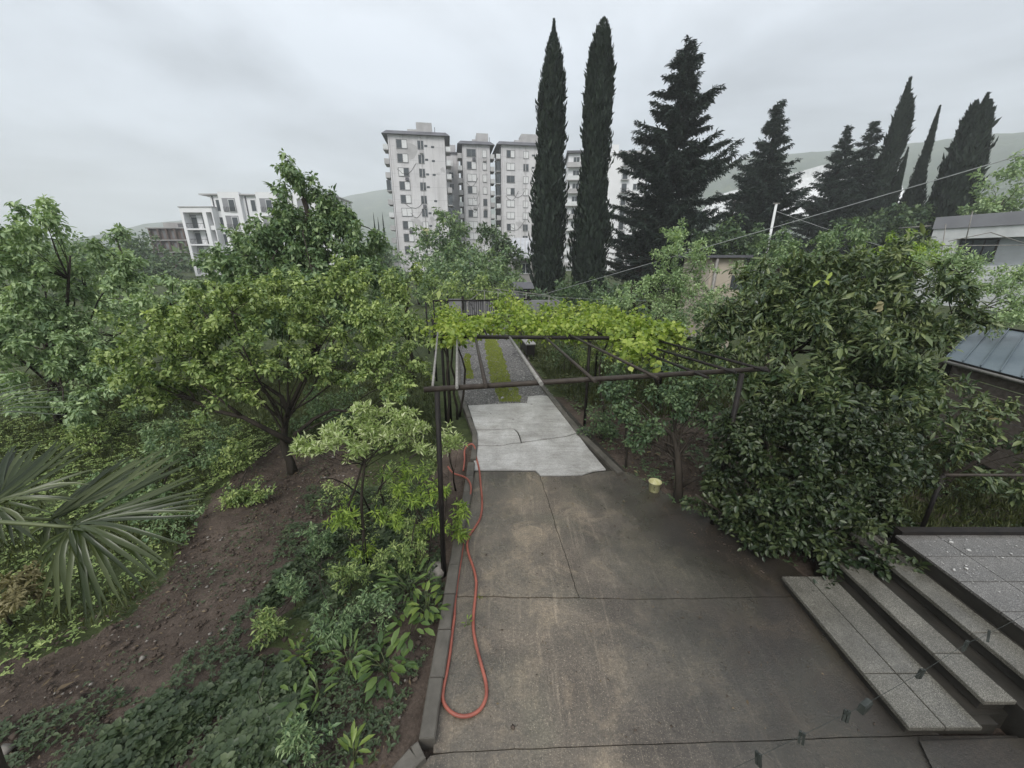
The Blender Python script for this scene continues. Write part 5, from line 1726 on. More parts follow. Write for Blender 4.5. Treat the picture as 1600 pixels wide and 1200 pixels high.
# ------------------------------------------------------------------ trees and bushes, right side
make_tree('laurel_bush', 'dense dark glossy bush overhanging the lowest steps', 'bush', (3.55, 4.75, 0),
          [E(1230, 715, 4.9, 105, 75), E(1340, 720, 5.0, 95, 75), E(1190, 790, 4.6, 75, 70), E(1290, 820, 4.45, 95, 75), E(1380, 800, 4.7, 60, 70), E(1260, 875, 4.25, 85, 36), E(1200, 850, 4.35, 50, 45), E(1340, 880, 4.35, 50, 30), E(1140, 710, 5.1, 55, 70), E(1120, 790, 4.9, 35, 40), E(1290, 660, 5.2, 110, 40)],
          'laurel', 71, size=0.070, aspect=0.56, shape='oval', cr=0.19, cov=1.1, per=70, trunk_r=0.03, limbs=16, twigs=120, droop=0.2, single=300, single_mat=LVO['laurel'], stems=4, trunk_top=(3.75, 5.0, 1.0))
make_tree('loquat_tree', 'broad loquat tree with long ribbed leaves in rosettes', 'fruit tree', (4.9, 6.7, 0),
          [E(1235, 455, 6.8, 85, 50), E(1330, 425, 7.0, 80, 42), E(1390, 405, 7.2, 40, 30), E(1425, 470, 6.8, 70, 55), E(1180, 515, 6.6, 75, 50), E(1500, 500, 6.6, 40, 22, 0.9, 0.7), E(1120, 540, 6.8, 40, 26, 0.9, 0.7), E(1290, 530, 6.2, 110, 60), E(1400, 560, 6.2, 80, 60), E(1350, 610, 6.0, 90, 35, 0.8, 0.7), E(1460, 530, 6.4, 40, 40), E(1140, 500, 7.0, 35, 30, 0.9, 0.7), E(1260, 610, 5.6, 80, 40), E(1400, 640, 5.6, 70, 40), E(1200, 600, 5.9, 55, 40)],
          'loquat', 72, size=0.118, aspect=0.27, shape='long', cr=0.20, cov=1.05, per=50, trunk_r=0.08, limbs=18, twigs=150, droop=0.15, single=300, single_mat=LVO['loquat'], trunk_top=(5.2, 6.9, 2.6), up=0.7)
# two leaves turning yellow
for i, (px, py, F, lab) in enumerate([(1378, 476, 5.4, 'orange-yellow dying leaf in the loquat crown'), (1292, 440, 6.0, 'yellow leaf cluster at the loquat top'), (1560, 652, 5.2, 'yellow leaf by the stacked pipes')]):
    q = np.array([P(px, py, F)]); rng = np.random.default_rng(i)
    q = q + rng.normal(size=(3, 3)) * 0.05
    V, F_, T = leaves(q, rng.normal(size=(3, 3)), np.array([0.1, -0.6, 0.7]) + rng.normal(size=(3, 3)) * 0.3, np.full(3, 0.15), np.full(3, 0.05), 'long', np.array([0.6, 0.8, 0.9]))
    o = link('yellow_leaf', tri_mesh('yellow_leaf', V, F_, LV['dry'] if i != 1 else LV['vine'], T))
    tag(o, lab, 'leaf')
make_tree('pear_tree', 'grey-green upright tree behind the vines on the right', 'tree', (P(1060, 520, 11.5)[0], 11.5, 0),
          [E(1060, 415, 11.5, 50, 50), E(1035, 455, 11.3, 60, 50), E(1085, 470, 11.3, 45, 55), E(990, 480, 11.6, 50, 38, 0.9, 0.8), E(1050, 510, 11, 60, 30, 0.9, 0.8), E(1062, 375, 11.5, 22, 20, 0.9, 0.8)],
          'greygreen', 73, size=0.075, aspect=0.5, cr=0.23, cov=0.58, per=75, trunk_r=0.07, limbs=16, twigs=110, droop=0.0, sag=-0.05, stems=3)
qt = np.array(g(1058, 782, 0))
make_tree('quince_tree', 'small dark tree with twisted trunk beside the yellow bucket', 'fruit tree', qt,
          [E(1035, 640, 6.4, 75, 45), E(1100, 630, 6.3, 55, 55), E(985, 625, 6.8, 50, 45, 0.9, 0.8), E(1060, 600, 6.6, 60, 30, 0.9, 0.8), E(1130, 680, 5.9, 40, 40, 0.9, 0.7), E(1010, 680, 6.3, 45, 25, 0.9, 0.7)],
          'deep', 74, size=0.062, aspect=0.6, shape='oval', cr=0.19, cov=0.58, per=58, trunk_r=0.075, limbs=12, twigs=110, trunk_top=P(1050, 675, 6.0), droop=0.25,
          extra_limbs=[(lim((1062, 745, 5.85), (1055, 715, 5.9), (1045, 700, 5.95), (1046, 670, 6.1)), 0.06, 0.03), (lim((1045, 705, 5.95), (1025, 695, 6.0), (1000, 686, 6.2), (985, 670, 6.3)), 0.03, 0.012),
                       (lim((1058, 712, 5.9), (1078, 710, 5.8), (1090, 725, 5.7), (1098, 745, 5.6)), 0.028, 0.012), (lim((1064, 760, 5.8), (1080, 752, 5.7), (1095, 745, 5.6)), 0.04, 0.018)])
make_tree('slim_sapling', 'slim dark sapling beside the right kerb corner', 'sapling', g(978, 728, 0), [E(975, 610, 6.9, 32, 40, 0.9, 0.8), E(955, 590, 7.2, 25, 30, 0.9, 0.7)], 'deep', 75, size=0.055, aspect=0.55, cr=0.17, cov=0.6, per=45, trunk_r=0.022, limbs=6, twigs=30)
make_tree('fig_tree', 'light green broad bush at the right behind the loquat', 'tree', (P(1480, 500, 9.5)[0], 9.5, 0),
          [E(1490, 440, 9.5, 75, 40), E(1560, 450, 9.2, 60, 45), E(1430, 425, 10, 60, 30), E(1540, 490, 8.8, 70, 25), E(1620, 440, 9.0, 50, 50)],
          'greygreen', 76, size=0.075, aspect=0.4, shape='diamond', cr=0.24, cov=0.6, per=75, trunk_r=0.07, limbs=12, twigs=100, droop=0.1)
make_tree('bright_bush', 'bright green rounded bush against the white house', 'bush', (P(1410, 420, 14)[0], 14, 0), [E(1405, 385, 14, 38, 18), E(1370, 395, 14, 35, 16), E(1440, 395, 13.5, 30, 16), E(1400, 410, 13.5, 70, 18)],
          'peach', 77, size=0.09, aspect=0.6, cr=0.25, cov=0.75, per=60, trunk_r=0.07, limbs=9, twigs=60)
make_tree('cherry_tree', 'grey-green tree around the foot of the white pole', 'tree', (P(1230, 440, 13)[0], 13, 0), [E(1235, 410, 13, 60, 34), E(1190, 430, 12.8, 45, 34), E(1275, 385, 13.2, 46, 26), E(1200, 392, 13.5, 26, 20), E(1155, 462, 12.5, 40, 32), E(1110, 478, 12.2, 30, 26), E(1320, 370, 13.4, 40, 22)],
          'midgreen', 78, size=0.085, aspect=0.5, cr=0.25, cov=0.62, per=62, trunk_r=0.08, limbs=11, twigs=80)
make_tree('spreading_shrub', 'leafy shrub under the shed between loquat and rail', 'bush', (P(1500, 720, 6.0)[0], 6.0, 0), [E(1500, 660, 6.0, 60, 35), E(1560, 690, 5.8, 60, 30), E(1450, 640, 6.2, 45, 45), E(1540, 640, 6.3, 30, 15, 0.9, 0.6), E(1550, 760, 5.2, 60, 28), E(1480, 700, 5.6, 40, 30)],
          'loquat', 79, size=0.10, aspect=0.42, shape='oval', cr=0.2, cov=0.6, per=40, trunk_r=0.04, limbs=9, twigs=60, stems=2)

# ------------------------------------------------------------------ young trees by the black post
sb = np.array(g(573, 882, 0))
make_tree('olive_sapling', 'young silvery pale-leaved tree with thin dark bent trunk', 'sapling', sb,
          [E(500, 692, 4.1, 42, 9), E(470, 698, 4.05, 18, 7), E(540, 672, 4.2, 38, 13), E(568, 635, 4.3, 12, 18), E(610, 648, 4.4, 34, 11), E(575, 690, 4.2, 50, 12, 0.9, 0.8), E(645, 668, 4.45, 34, 10), E(655, 692, 4.4, 30, 10, 0.9, 0.7), E(600, 670, 4.3, 30, 12)],
          'pale', 81, size=0.058, aspect=0.26, shape='diamond', cr=0.075, cov=0.72, per=34, trunk_r=0.026, trunk_top=P(572, 705, 4.25), limb_lo=0.86, limbs=12, twigs=70, droop=-0.15, up=0.5, sag=0.02,
          extra_limbs=[(lim((566, 830, 4.2), (545, 790, 4.2), (556, 760, 4.22), (572, 705, 4.25)), 0.018, 0.012)])
make_tree('olive_sapling', 'small silvery sapling right of the black post', 'sapling', g(712, 760, 0), [E(702, 682, 5.6, 20, 16), E(690, 700, 5.5, 18, 14), E(712, 695, 5.5, 12, 14)], 'pale', 82, size=0.06, aspect=0.26, cr=0.09, cov=0.8, per=34, trunk_r=0.016,
          limbs=6, twigs=20, droop=-0.1, up=0.5)
make_tree('peach_sapling', 'bright narrow-leaved sapling just left of the black post', 'sapling', g(668, 880, 0),
          [E(645, 780, 4.5, 34, 30), E(610, 815, 4.35, 36, 20), E(680, 770, 4.6, 22, 26), E(640, 740, 4.7, 32, 26, 0.9, 0.6), E(664, 830, 4.4, 28, 22, 0.9, 0.6), E(718, 800, 4.7, 12, 16), E(718, 835, 4.6, 10, 16)],
          'peach', 83, size=0.078, aspect=0.23, shape='diamond', cr=0.09, cov=0.5, per=30, trunk_r=0.012, limbs=14, twigs=70, droop=0.35, stems=3, trunk_top=P(668, 760, 4.6))
make_tree('peach_sapling', 'low bright narrow-leaved shoots on the bent trunk', 'sapling', sb + np.array([-0.03, 0.05, 0]), [E(550, 805, 4.2, 28, 14), E(530, 815, 4.15, 18, 10), E(565, 870, 4.1, 20, 14, 0.9, 0.7)], 'peach', 84, size=0.07, aspect=0.24, cr=0.09, cov=0.75,
          per=28, trunk_r=0.012, limbs=6, twigs=20, droop=0.3)
make_tree('privet_shrub', 'green feathery shrub behind the olive sapling', 'shrub', g(600, 800, 0), [E(610, 750, 5.6, 55, 28), E(660, 730, 5.6, 30, 35), E(540, 770, 5.3, 28, 25, 0.9, 0.7), E(610, 790, 5.1, 50, 25, 0.9, 0.7), E(560, 830, 4.8, 36, 24, 0.9, 0.7), E(640, 840, 4.7, 34, 24, 0.9, 0.7)],
          'yellowgreen', 85, size=0.045, aspect=0.38, cr=0.15, cov=0.62, per=55, trunk_r=0.016, limbs=12, twigs=80, droop=0.2, stems=3, trunk_top=P(605, 720, 5.4))
for i, (px, py, F, rx, ry, lab) in enumerate([(300, 690, 6.9, 70, 45, 'low green shrub left under the fruit tree'), (360, 705, 6.6, 35, 38, 'small shrub with thin forked stem near fruit tree'), (220, 740, 5.6, 60, 40, 'bushy green shrub behind the palm leaf tips'),
                                              (150, 690, 7.6, 60, 35, 'green shrub between the palm and the walnut'), (520, 640, 8.6, 60, 35, 'shrub in the shade behind the fruit tree fork'), (600, 670, 7.6, 55, 35, 'shrub behind the olive sapling tip'),
                                              (260, 820, 4.9, 55, 40, 'dark shrub below the big palm leaf'), (385, 770, 5.7, 26, 18, 'small seedling shrub on the bare soil')]):
    make_tree('garden_shrub', lab, 'shrub', (P(px, py, F)[0], F, 0), [E(px, py, F, rx, ry), E(px - rx * 0.4, py + ry * 0.6, F - 0.1, rx * 0.7, ry * 0.6), E(px + rx * 0.4, py + ry * 0.5, F - 0.1, rx * 0.7, ry * 0.6)],
              'yellowgreen' if i % 2 else 'midgreen', 90 + i, size=0.055, aspect=0.5, cr=0.17, cov=0.55, per=50, trunk_r=0.018, limbs=8, twigs=50, group='low shrubs in the left garden', stems=2)
for i, (px, py, rx, ry, lf, lab) in enumerate([
        (500, 850, 26, 30, 'midgreen', 'loose weed bush left of the bent sapling trunk'), (545, 905, 30, 28, 'yellowgreen', 'light green weed bush below the bent sapling'), (620, 880, 34, 30, 'yellowgreen', 'feathery weed bush left of the post foot'),
        (460, 925, 26, 24, 'midgreen', 'low dark weed bush at the edge of the bare strip'), (585, 955, 30, 26, 'midgreen', 'weed bush above the wide dark-leaved plant'), (520, 985, 28, 24, 'midgreen', 'dark weed bush between strawberry beds'),
        (650, 850, 22, 34, 'yellowgreen', 'upright bright weed right beside the black post'), (420, 985, 24, 22, 'yellowgreen', 'weed bush at the upper strawberry edge'), (470, 1160, 26, 24, 'midgreen', 'dark weed at the bottom edge of the bed')]):
    gx, gy, _ = g(px, py + ry * 0.8, 0)
    F = gy + 0.02
    make_tree('weed_bush', lab, 'weed', (gx, gy, -0.05), [E(px, py, F, rx, ry, 0.9, 1.0), E(px - rx * 0.5, py - ry * 0.5, F, rx * 0.5, ry * 0.6), E(px + rx * 0.5, py - ry * 0.3, F, rx * 0.5, ry * 0.7)], lf, 140 + i, size=0.045, aspect=0.34, cr=0.075,
              cov=0.5, per=34, trunk_r=0.006, limbs=8, twigs=30, group='weeds growing left of the kerb', stems=3, droop=0.25)
for i, (px, py, F, rx, ry, lab) in enumerate([(940, 660, 8.2, 34, 16, 'low dark green shrub along the right kerb'), (960, 545, 11.5, 60, 22, 'green shrub row under the vines on the right'), (890, 545, 13.5, 30, 18, 'light green shrub right of the dark box'),
                                              (1080, 560, 9.5, 60, 30, 'green shrub behind the right pergola pipes'), (1110, 500, 10.5, 40, 35, 'green shrub beside the loquat crown')]):
    make_tree('garden_shrub', lab, 'shrub', (P(px, py, F)[0], F, 0), [E(px, py, F, rx, ry), E(px - rx * 0.4, py + ry * 0.7, F - 0.1, rx * 0.7, ry * 0.6), E(px + rx * 0.4, py + ry * 0.5, F - 0.1, rx * 0.7, ry * 0.6)],
              'deep' if i % 2 == 0 else 'yellowgreen', 110 + i, size=0.06, aspect=0.5, cr=0.2, cov=0.55, per=50, trunk_r=0.018, limbs=8, twigs=50, group='low shrubs in the right garden', stems=2)


# ------------------------------------------------------------------ palm at the left edge
def build_palm():
    rng = np.random.default_rng(77)
    base = np.array([-3.35, 1.45, -0.1])
    root = empty('fan_palm', tuple(base), label='fan palm reaching in from the left edge with spread leaves', cat='palm')
    head = base + np.array([0.05, 0.05, 2.75])
    mb = MB()
    prof = [base + (head - base) * t for t in np.linspace(0, 1, 12)]
    mb.tube(prof, [0.13 + 0.02 * (i % 2) for i in range(12)], 10)
    mb.build('trunk', M['bark'], root, world_coords=True)

    def frond(hub_px, t_hub, tips):
        hub = near(hub_px[0], hub_px[1], t_hub)
        pm_ = MB().tube(smooth([head, head * 0.5 + hub * 0.5 + np.array([0, 0, 0.10]), hub], 5), [0.018 - 0.001 * i for i in range(11)], 6).build('frond', M['frondstalk'], root, world_coords=True)
        for (px, py, dt, droop) in tips:
            tip = near(px, py, t_hub + dt)
            L = np.linalg.norm(tip - hub)
            d = (tip - hub) / L
            toc = unit(np.array([0, 0, CAM_H]) - hub)
            side = np.cross(d, toc + np.array([0, 0, 0.8])); side = side / np.linalg.norm(side)
            nor = np.cross(side, d)
            if nor[2] < 0 and nor @ toc < 0: nor = -nor
            V = []; Fq = []
            n = 7
            wmax = 0.0115 * (0.85 + 0.3 * rng.random())
            for i in range(n + 1):
                u = i / n
                c = hub + d * L * u + np.array([0, 0, droop * L * (4 * u * (1 - u)) * 0.5]) + side * 0.012 * math.sin(u * 5 + px)
                w = wmax * np.interp(u, [0, 0.3, 0.6, 0.9, 1], [0.42, 0.9, 1.0, 0.5, 0.08])
                fold = w * np.interp(u, [0, 0.5, 1], [0.8, 0.5, 0.25])
                V += [c + side * w + nor * fold, c, c - side * w + nor * fold]
            for i in range(n):
                a = i * 3
                Fq += [(a, a + 1, a + 4, a + 3), (a + 1, a + 2, a + 5, a + 4)]
            me = tri_mesh('leaflet', V, Fq, LVO['palm'])
            o = link('leaflet', me)
            o.parent = pm_
            o.matrix_parent_inverse = (pm_.matrix_basis.copy())
            from mathutils import Matrix
            o.matrix_parent_inverse = Matrix.Identity(4)

    def fan(pts, n, jit=6):
        """tips along an outline, evenly spread"""
        pts = [np.array(p, float) for p in pts]
        out = []
        for k in range(n):
            s = k / (n - 1) * (len(pts) - 1)
            i = min(int(s), len(pts) - 2); f = s - i
            q = pts[i] * (1 - f) + pts[i + 1] * f
            q[0] += rng.normal() * jit; q[1] += rng.normal() * jit * 0.6
            out.append(tuple(q))
        return out

    frond((115, 824), 1.95, fan([(262, 702, 0.42, 0.03), (300, 722, 0.36, 0.03), (318, 752, 0.30, 0.05), (322, 785, 0.22, 0.06), (312, 800, 0.12, 0.08)], 15) +
          fan([(284, 855, 0.04, 0.22), (262, 890, 0.0, 0.3), (248, 905, -0.02, 0.34), (215, 935, -0.04, 0.36), (200, 945, -0.05, 0.36)], 8) +
          fan([(176, 955, -0.08, 0.34), (150, 968, -0.10, 0.34), (122, 972, -0.10, 0.32), (92, 966, -0.10, 0.32), (72, 930, -0.08, 0.3), (60, 880, -0.03, 0.2), (64, 860, 0.0, 0.12)], 15))
    frond((82, 812), 2.25, fan([(150, 742, 0.4, 0.03), (205, 712, 0.42, 0.03), (262, 704, 0.42, 0.03), (285, 722, 0.38, 0.03)], 15) + fan([(150, 850, 0.0, 0.25), (110, 885, -0.05, 0.3), (70, 880, -0.05, 0.3), (50, 850, 0, 0.2)], 8))
    frond((-12, 790), 2.05, fan([(8, 702, 0.3, 0.03), (52, 692, 0.34, 0.03), (115, 688, 0.36, 0.03), (148, 704, 0.34, 0.04)], 15) + fan([(150, 735, 0.2, 0.1), (130, 770, 0.1, 0.22), (98, 800, 0.05, 0.3)], 6) +
          fan([(60, 846, -0.02, 0.32), (32, 852, -0.04, 0.32), (0, 850, -0.05, 0.3), (-40, 840, -0.04, 0.3)], 9))
    # leaves on the hidden side of the head
    for k in range(5):
        an = 1.9 + k * 0.75
        hub = head + np.array([math.cos(an) * 0.75, math.sin(an) * 0.75, 0.35])
        pm_ = MB().tube([head, hub], [0.018, 0.010], 6).build('frond', M['frondstalk'], root, world_coords=True)
        from mathutils import Matrix
        for q in range(17):
            bn = an + (q - 8) * 0.19
            tip = hub + np.array([math.cos(bn) * 0.6, math.sin(bn) * 0.6, 0.12 - 0.02 * abs(q - 8)])
            side = np.array([-math.sin(bn), math.cos(bn), 0]) * 0.017
            mid = (hub + tip) / 2 + np.array([0, 0, 0.06])
            V = [hub + side * 0.4, hub - side * 0.4, mid + side, mid - side, tip]
            o = link('leaflet', tri_mesh('leaflet', V, [(0, 1, 3), (0, 3, 2), (2, 3, 4)], LVO['palm']))
            o.parent = pm_
    return root


M['frondstalk'] = simple('palm_stalk', (0.07, 0.09, 0.035), (0.11, 0.13, 0.055), 5, 0.5, 0.4, 0, 0)
build_palm()

# ------------------------------------------------------------------ small plants, one by one
def rosette(px, py, F_, n, size, lab, m, seed, aspect=0.24, up=0.5, name='leafy_plant', spread=0.10, h=0.22):
    rng = np.random.default_rng(seed)
    b = np.array(g(px, py, 0))
    root = empty(name, (b[0], b[1], -0.04), label=lab, cat='plant', group='leafy plants along the kerb')
    an = rng.random(n) * 6.283
    rr = spread * rng.random(n) ** 0.5
    pos = np.stack([b[0] + rr * np.cos(an), b[1] + rr * np.sin(an), h * (0.15 + 0.85 * rng.random(n))], -1)
    ax = np.stack([np.cos(an), np.sin(an), up * (0.3 + rng.random(n))], -1) + rng.normal(size=(n, 3)) * 0.25
    nor = np.array([0, 0, 1.0]) - np.stack([np.cos(an), np.sin(an), 0 * an], -1) * 0.4 + rng.normal(size=(n, 3)) * 0.2
    L = size * (0.75 + 0.5 * rng.random(n))
    mb = MB()
    for k in range(max(4, n // 5)):
        q = pos[k]
        mb.tube([(b[0] + rng.normal() * 0.02, b[1] + rng.normal() * 0.02, -0.06), ((b[0] + q[0]) / 2, (b[1] + q[1]) / 2, q[2] * 0.6), tuple(q)], 0.004, 4)
    mb.build('stem', M['frondstalk'], root, world_coords=True)
    single_leaves(root, pos, ax, nor, L, aspect, 'long', m)


rosette(640, 925, 0, 46, 0.17, 'dark green strap-leaved clump beside the pale footing stone', LVO['rosette'], 1, 0.2, 0.6, spread=0.26, h=0.26)
rosette(668, 965, 0, 26, 0.15, 'bright yellow-green leafy shoot overhanging the kerb', LVO['bright'], 2, 0.32, 0.5, spread=0.16, h=0.30)
rosette(640, 990, 0, 24, 0.14, 'broad dark leaves hanging below the bright shoot', LVO['rosette'], 3, 0.42, 0.1, spread=0.2, h=0.16)
rosette(605, 1045, 0, 34, 0.15, 'wide dark-leaved plant alone on the bare soil', LVO['rosette'], 4, 0.36, 0.3, spread=0.20, h=0.22)
rosette(548, 1045, 0, 30, 0.14, 'narrow-leaved green plant left of the wide dark one', LVO['rosette'], 5, 0.2, 0.7, spread=0.14, h=0.25)
rosette(500, 1090, 0, 16, 0.13, 'thin weed with narrow grey-green leaves near soil hollow', LVO['rosette'], 6, 0.22, 0.6, spread=0.10, h=0.22)
rosette(468, 1110, 0, 14, 0.13, 'leaning weed at the strawberry patch corner', LVO['rosette'], 7, 0.26, 0.6, spread=0.08, h=0.25)
rosette(555, 1185, 0, 14, 0.12, 'small weed at the bottom edge beside the kerb bend', LVO['bright'], 8, 0.26, 0.7, spread=0.06, h=0.2)
rosette(470, 1035, 0, 18, 0.11, 'small bright weed among the strawberries', LVO['bright'], 9, 0.28, 0.7, spread=0.08, h=0.18)
rosette(730, 975, 0, 7, 0.06, 'tiny weed sprouting from driveway between the hose runs', LVO['bright'], 10, 0.3, 0.9, spread=0.03, h=0.05)
rosette(490, 1020, 0, 22, 0.10, 'dark leafy weed beside the strawberry rows', LVO['rosette'], 11, 0.35, 0.4, spread=0.14, h=0.16)
rosette(375, 790, 0, 16, 0.10, 'lone green weed on the bare reddish soil', LVO['bright'], 12, 0.3, 0.6, spread=0.12, h=0.15)

# yellowed dead leaves at the left edge
make_tree('dry_shrub', 'clump of yellowed dead leaves at the left edge', 'dead plant', g(20, 975, 0), [E(20, 925, 3.3, 34, 30), E(50, 915, 3.4, 26, 20), E(5, 950, 3.2, 30, 20)], 'dry', 120, size=0.055, aspect=0.3, shape='long', cr=0.09, cov=0.9, per=50,
          trunk_r=0.015, limbs=6, twigs=16, droop=0.5)


# ------------------------------------------------------------------ ground cover, grass, litter (nobody could count them)
def cover(name, label, polys, n, size, aspect, leaf, seed, hmax=0.14, mound=2.2, thr=0.4, shape='oval', kind='stuff', up=1.2, trio=True):
    rng = np.random.default_rng(seed)
    allp = [px_poly(p) for p in polys]
    xs = np.concatenate([np.array(p)[:, 0] for p in allp]); ys = np.concatenate([np.array(p)[:, 1] for p in allp])
    x = rng.uniform(xs.min(), xs.max(), n * 4); y = rng.uniform(ys.min(), ys.max(), n * 4)
    m = np.zeros(len(x), bool)
    for p in allp:
        m |= inside(x + 0.1 * (vnoise(x, y, 5, seed) - 0.5), y + 0.1 * (vnoise(x, y, 5, seed + 1) - 0.5), p)
    dens = vnoise(x, y, mound, seed + 2) * 0.65 + vnoise(x, y, mound * 3, seed + 3) * 0.35
    m &= dens > thr + 0.12 * rng.random(len(x))
    x, y, dens = x[m][:n], y[m][:n], dens[m][:n]
    k = 3 if trio else 1
    z = -0.05 + hmax * np.clip((dens - thr) / (0.75 - thr), 0.12, 1) * (0.35 + 0.65 * rng.random(len(x)))
    c = np.stack([x, y, z], -1)
    an = rng.random(len(x)) * 6.283
    pos, ax, nor, L, T = [], [], [], [], []
    tl = np.clip(0.5 + 0.2 * rng.normal(size=len(x)), 0, 1)
    s = size * np.exp(rng.normal(size=len(x)) * 0.25)
    lean = rng.normal(size=(len(x), 3)) * 0.28
    for q in range(k):
        a = an + q * 2.1
        pos.append(c); ax.append(np.stack([np.cos(a), np.sin(a), 0.05 + lean[:, 2]], -1)); nor.append(np.array([0, 0, up]) + lean); L.append(s); T.append(tl)
    pos, ax, nor, L, T = map(np.concatenate, (pos, ax, nor, L, T))
    V, F, T2 = leaves(pos, ax, nor, L, L * aspect, shape, np.clip(T + 0.06 * rng.normal(size=len(T)), 0, 1))
    o = link(name, tri_mesh(name, V, F, LV[leaf], T2))
    tag(o, label, kind=kind)


cover('strawberry_patch', 'dense low strawberry leaves covering the bed left of the kerb', [
    [(330, 1045), (390, 1010), (440, 1010), (475, 1040), (480, 1110), (440, 1200), (420, 1260), (150, 1260), (130, 1190), (240, 1110)],
    [(430, 910), (500, 840), (560, 815), (640, 830), (680, 880), (640, 905), (590, 960), (520, 1000), (470, 990), (410, 980), (380, 990)]],
    8600, 0.052, 0.85, 'strawberry', 201, 0.20, 2.6, 0.40)
cover('ground_cover', 'scattered weeds and seedlings on the left soil', [
    [(480, 760), (680, 760), (690, 880), (690, 960), (640, 1090), (600, 1180), (420, 1260), (-100, 1260), (-50, 1130), (200, 1080), (330, 1000), (400, 910)]],
    6500, 0.036, 0.55, 'strawberry', 202, 0.16, 2.5, 0.32, trio=True)
cover('ground_cover', 'thin sprinkling of seedlings on the bare reddish strip', [
    [(520, 700), (430, 700), (330, 780), (260, 900), (100, 1000), (-100, 1080), (0, 1180), (200, 1090), (330, 1000), (420, 900), (500, 800)]],
    1100, 0.022, 0.5, 'strawberry', 206, 0.04, 2.2, 0.42, trio=True)
cover('ground_cover', 'low leafy weeds beneath the trees of the left garden', [
    [(-200, 640), (200, 640), (440, 660), (430, 700), (330, 770), (280, 870), (190, 960), (40, 1010), (-200, 1080)], [(-100, 960), (180, 960), (60, 1040), (-150, 1130)]],
    9000, 0.04, 0.5, 'yellowgreen', 203, 0.20, 1.5, 0.30)
cover('ground_cover', 'low dark weeds beneath the bushes of the right garden', [
    [(980, 735), (925, 680), (870, 600), (1000, 560), (1200, 580), (1400, 640), (1600, 640), (1600, 840), (1430, 845), (1300, 880), (1190, 880), (1060, 790)]],
    5200, 0.045, 0.55, 'deep', 204, 0.14, 1.5, 0.42)
cover('ground_cover', 'light green undergrowth right of the gravel track', [
    [(845, 590), (800, 525), (830, 505), (1000, 520), (1100, 560), (1000, 620), (900, 640)]], 5000, 0.07, 0.5, 'grass', 205, 0.22, 0.9, 0.38)


def blades(name, label, poly_world, n, h, leaf, seed, thr=0.3, sc=1.2, kind='stuff', w=0.10, z0=-0.05):
    rng = np.random.default_rng(seed)
    p = np.array(poly_world)
    x = rng.uniform(p[:, 0].min(), p[:, 0].max(), n * 3); y = rng.uniform(p[:, 1].min(), p[:, 1].max(), n * 3)
    m = inside(x + 0.12 * (vnoise(x, y, 4, seed) - 0.5), y + 0.2 * (vnoise(x, y, 4, seed + 1) - 0.5), poly_world)
    dn = vnoise(x, y, sc, seed + 3) * 0.6 + vnoise(x, y, sc * 4, seed + 4) * 0.4
    m &= dn > thr + 0.2 * rng.random(len(x))
    x, y = x[m][:n], y[m][:n]; k = len(x)
    pos = np.stack([x, y, np.full(k, z0)], -1)
    ax = np.stack([rng.normal(size=k) * 0.45, rng.normal(size=k) * 0.45, np.ones(k)], -1)
    nor = rng.normal(size=(k, 3)) + np.array([0, -0.6, 0.2])
    L = h * (0.5 + rng.random(k))
    V, F, T = leaves(pos, ax, nor, L, L * w, 'diamond', np.clip(0.5 + 0.22 * rng.normal(size=k), 0, 1))
    o = link(name, tri_mesh(name, V, F, LV[leaf], T))
    tag(o, label, kind=kind)


blades('grass', 'rough grass under the trees of the left garden', [g(*p)[:2] for p in [(-260, 600), (660, 560), (690, 640), (680, 720), (540, 690), (425, 690), (330, 765), (270, 880), (190, 960), (0, 1010), (-300, 1050)]], 42000, 0.13, 'grass', 301, 0.22)
blades('grass', 'rough grass beyond the terrace on the right', [(5.0, 4.2), (10.5, 4.2), (10.5, 8.5), (6.5, 9.5), (5.0, 6.0)], 16000, 0.14, 'grass', 302, 0.2)
blades('grass', 'tall grass and weeds right of the gravel track', [(1.4, 11.0), (0.3, 19.5), (0.2, 25), (9, 25), (9, 10.5), (3.0, 9.0)], 22000, 0.20, 'grass', 303, 0.25)
blades('moss_strip', 'wide yellow-green moss and grass strip along middle of gravel track', [g(*p)[:2] for p in [(757, 530), (776, 530), (787, 560), (797, 592), (812, 612), (815, 628), (780, 628), (776, 610), (766, 592), (760, 560)]], 18000, 0.032, 'moss', 304, 0.10, 3.2, w=0.5, z0=-0.004)
blades('moss_strip', 'narrow moss strip along left side of gravel track', [g(*p)[:2] for p in [(726, 552), (734, 552), (740, 592), (727, 592)]], 3500, 0.032, 'moss', 305, 0.16, 3.2, w=0.5, z0=-0.004)
blades('moss_strip', 'thin moss tufts in the driveway joint near hose', [g(*p)[:2] for p in [(722, 930), (800, 930), (800, 935), (722, 935)]], 120, 0.02, 'moss', 306, 0.3, 6.0, w=0.5, z0=-0.01)


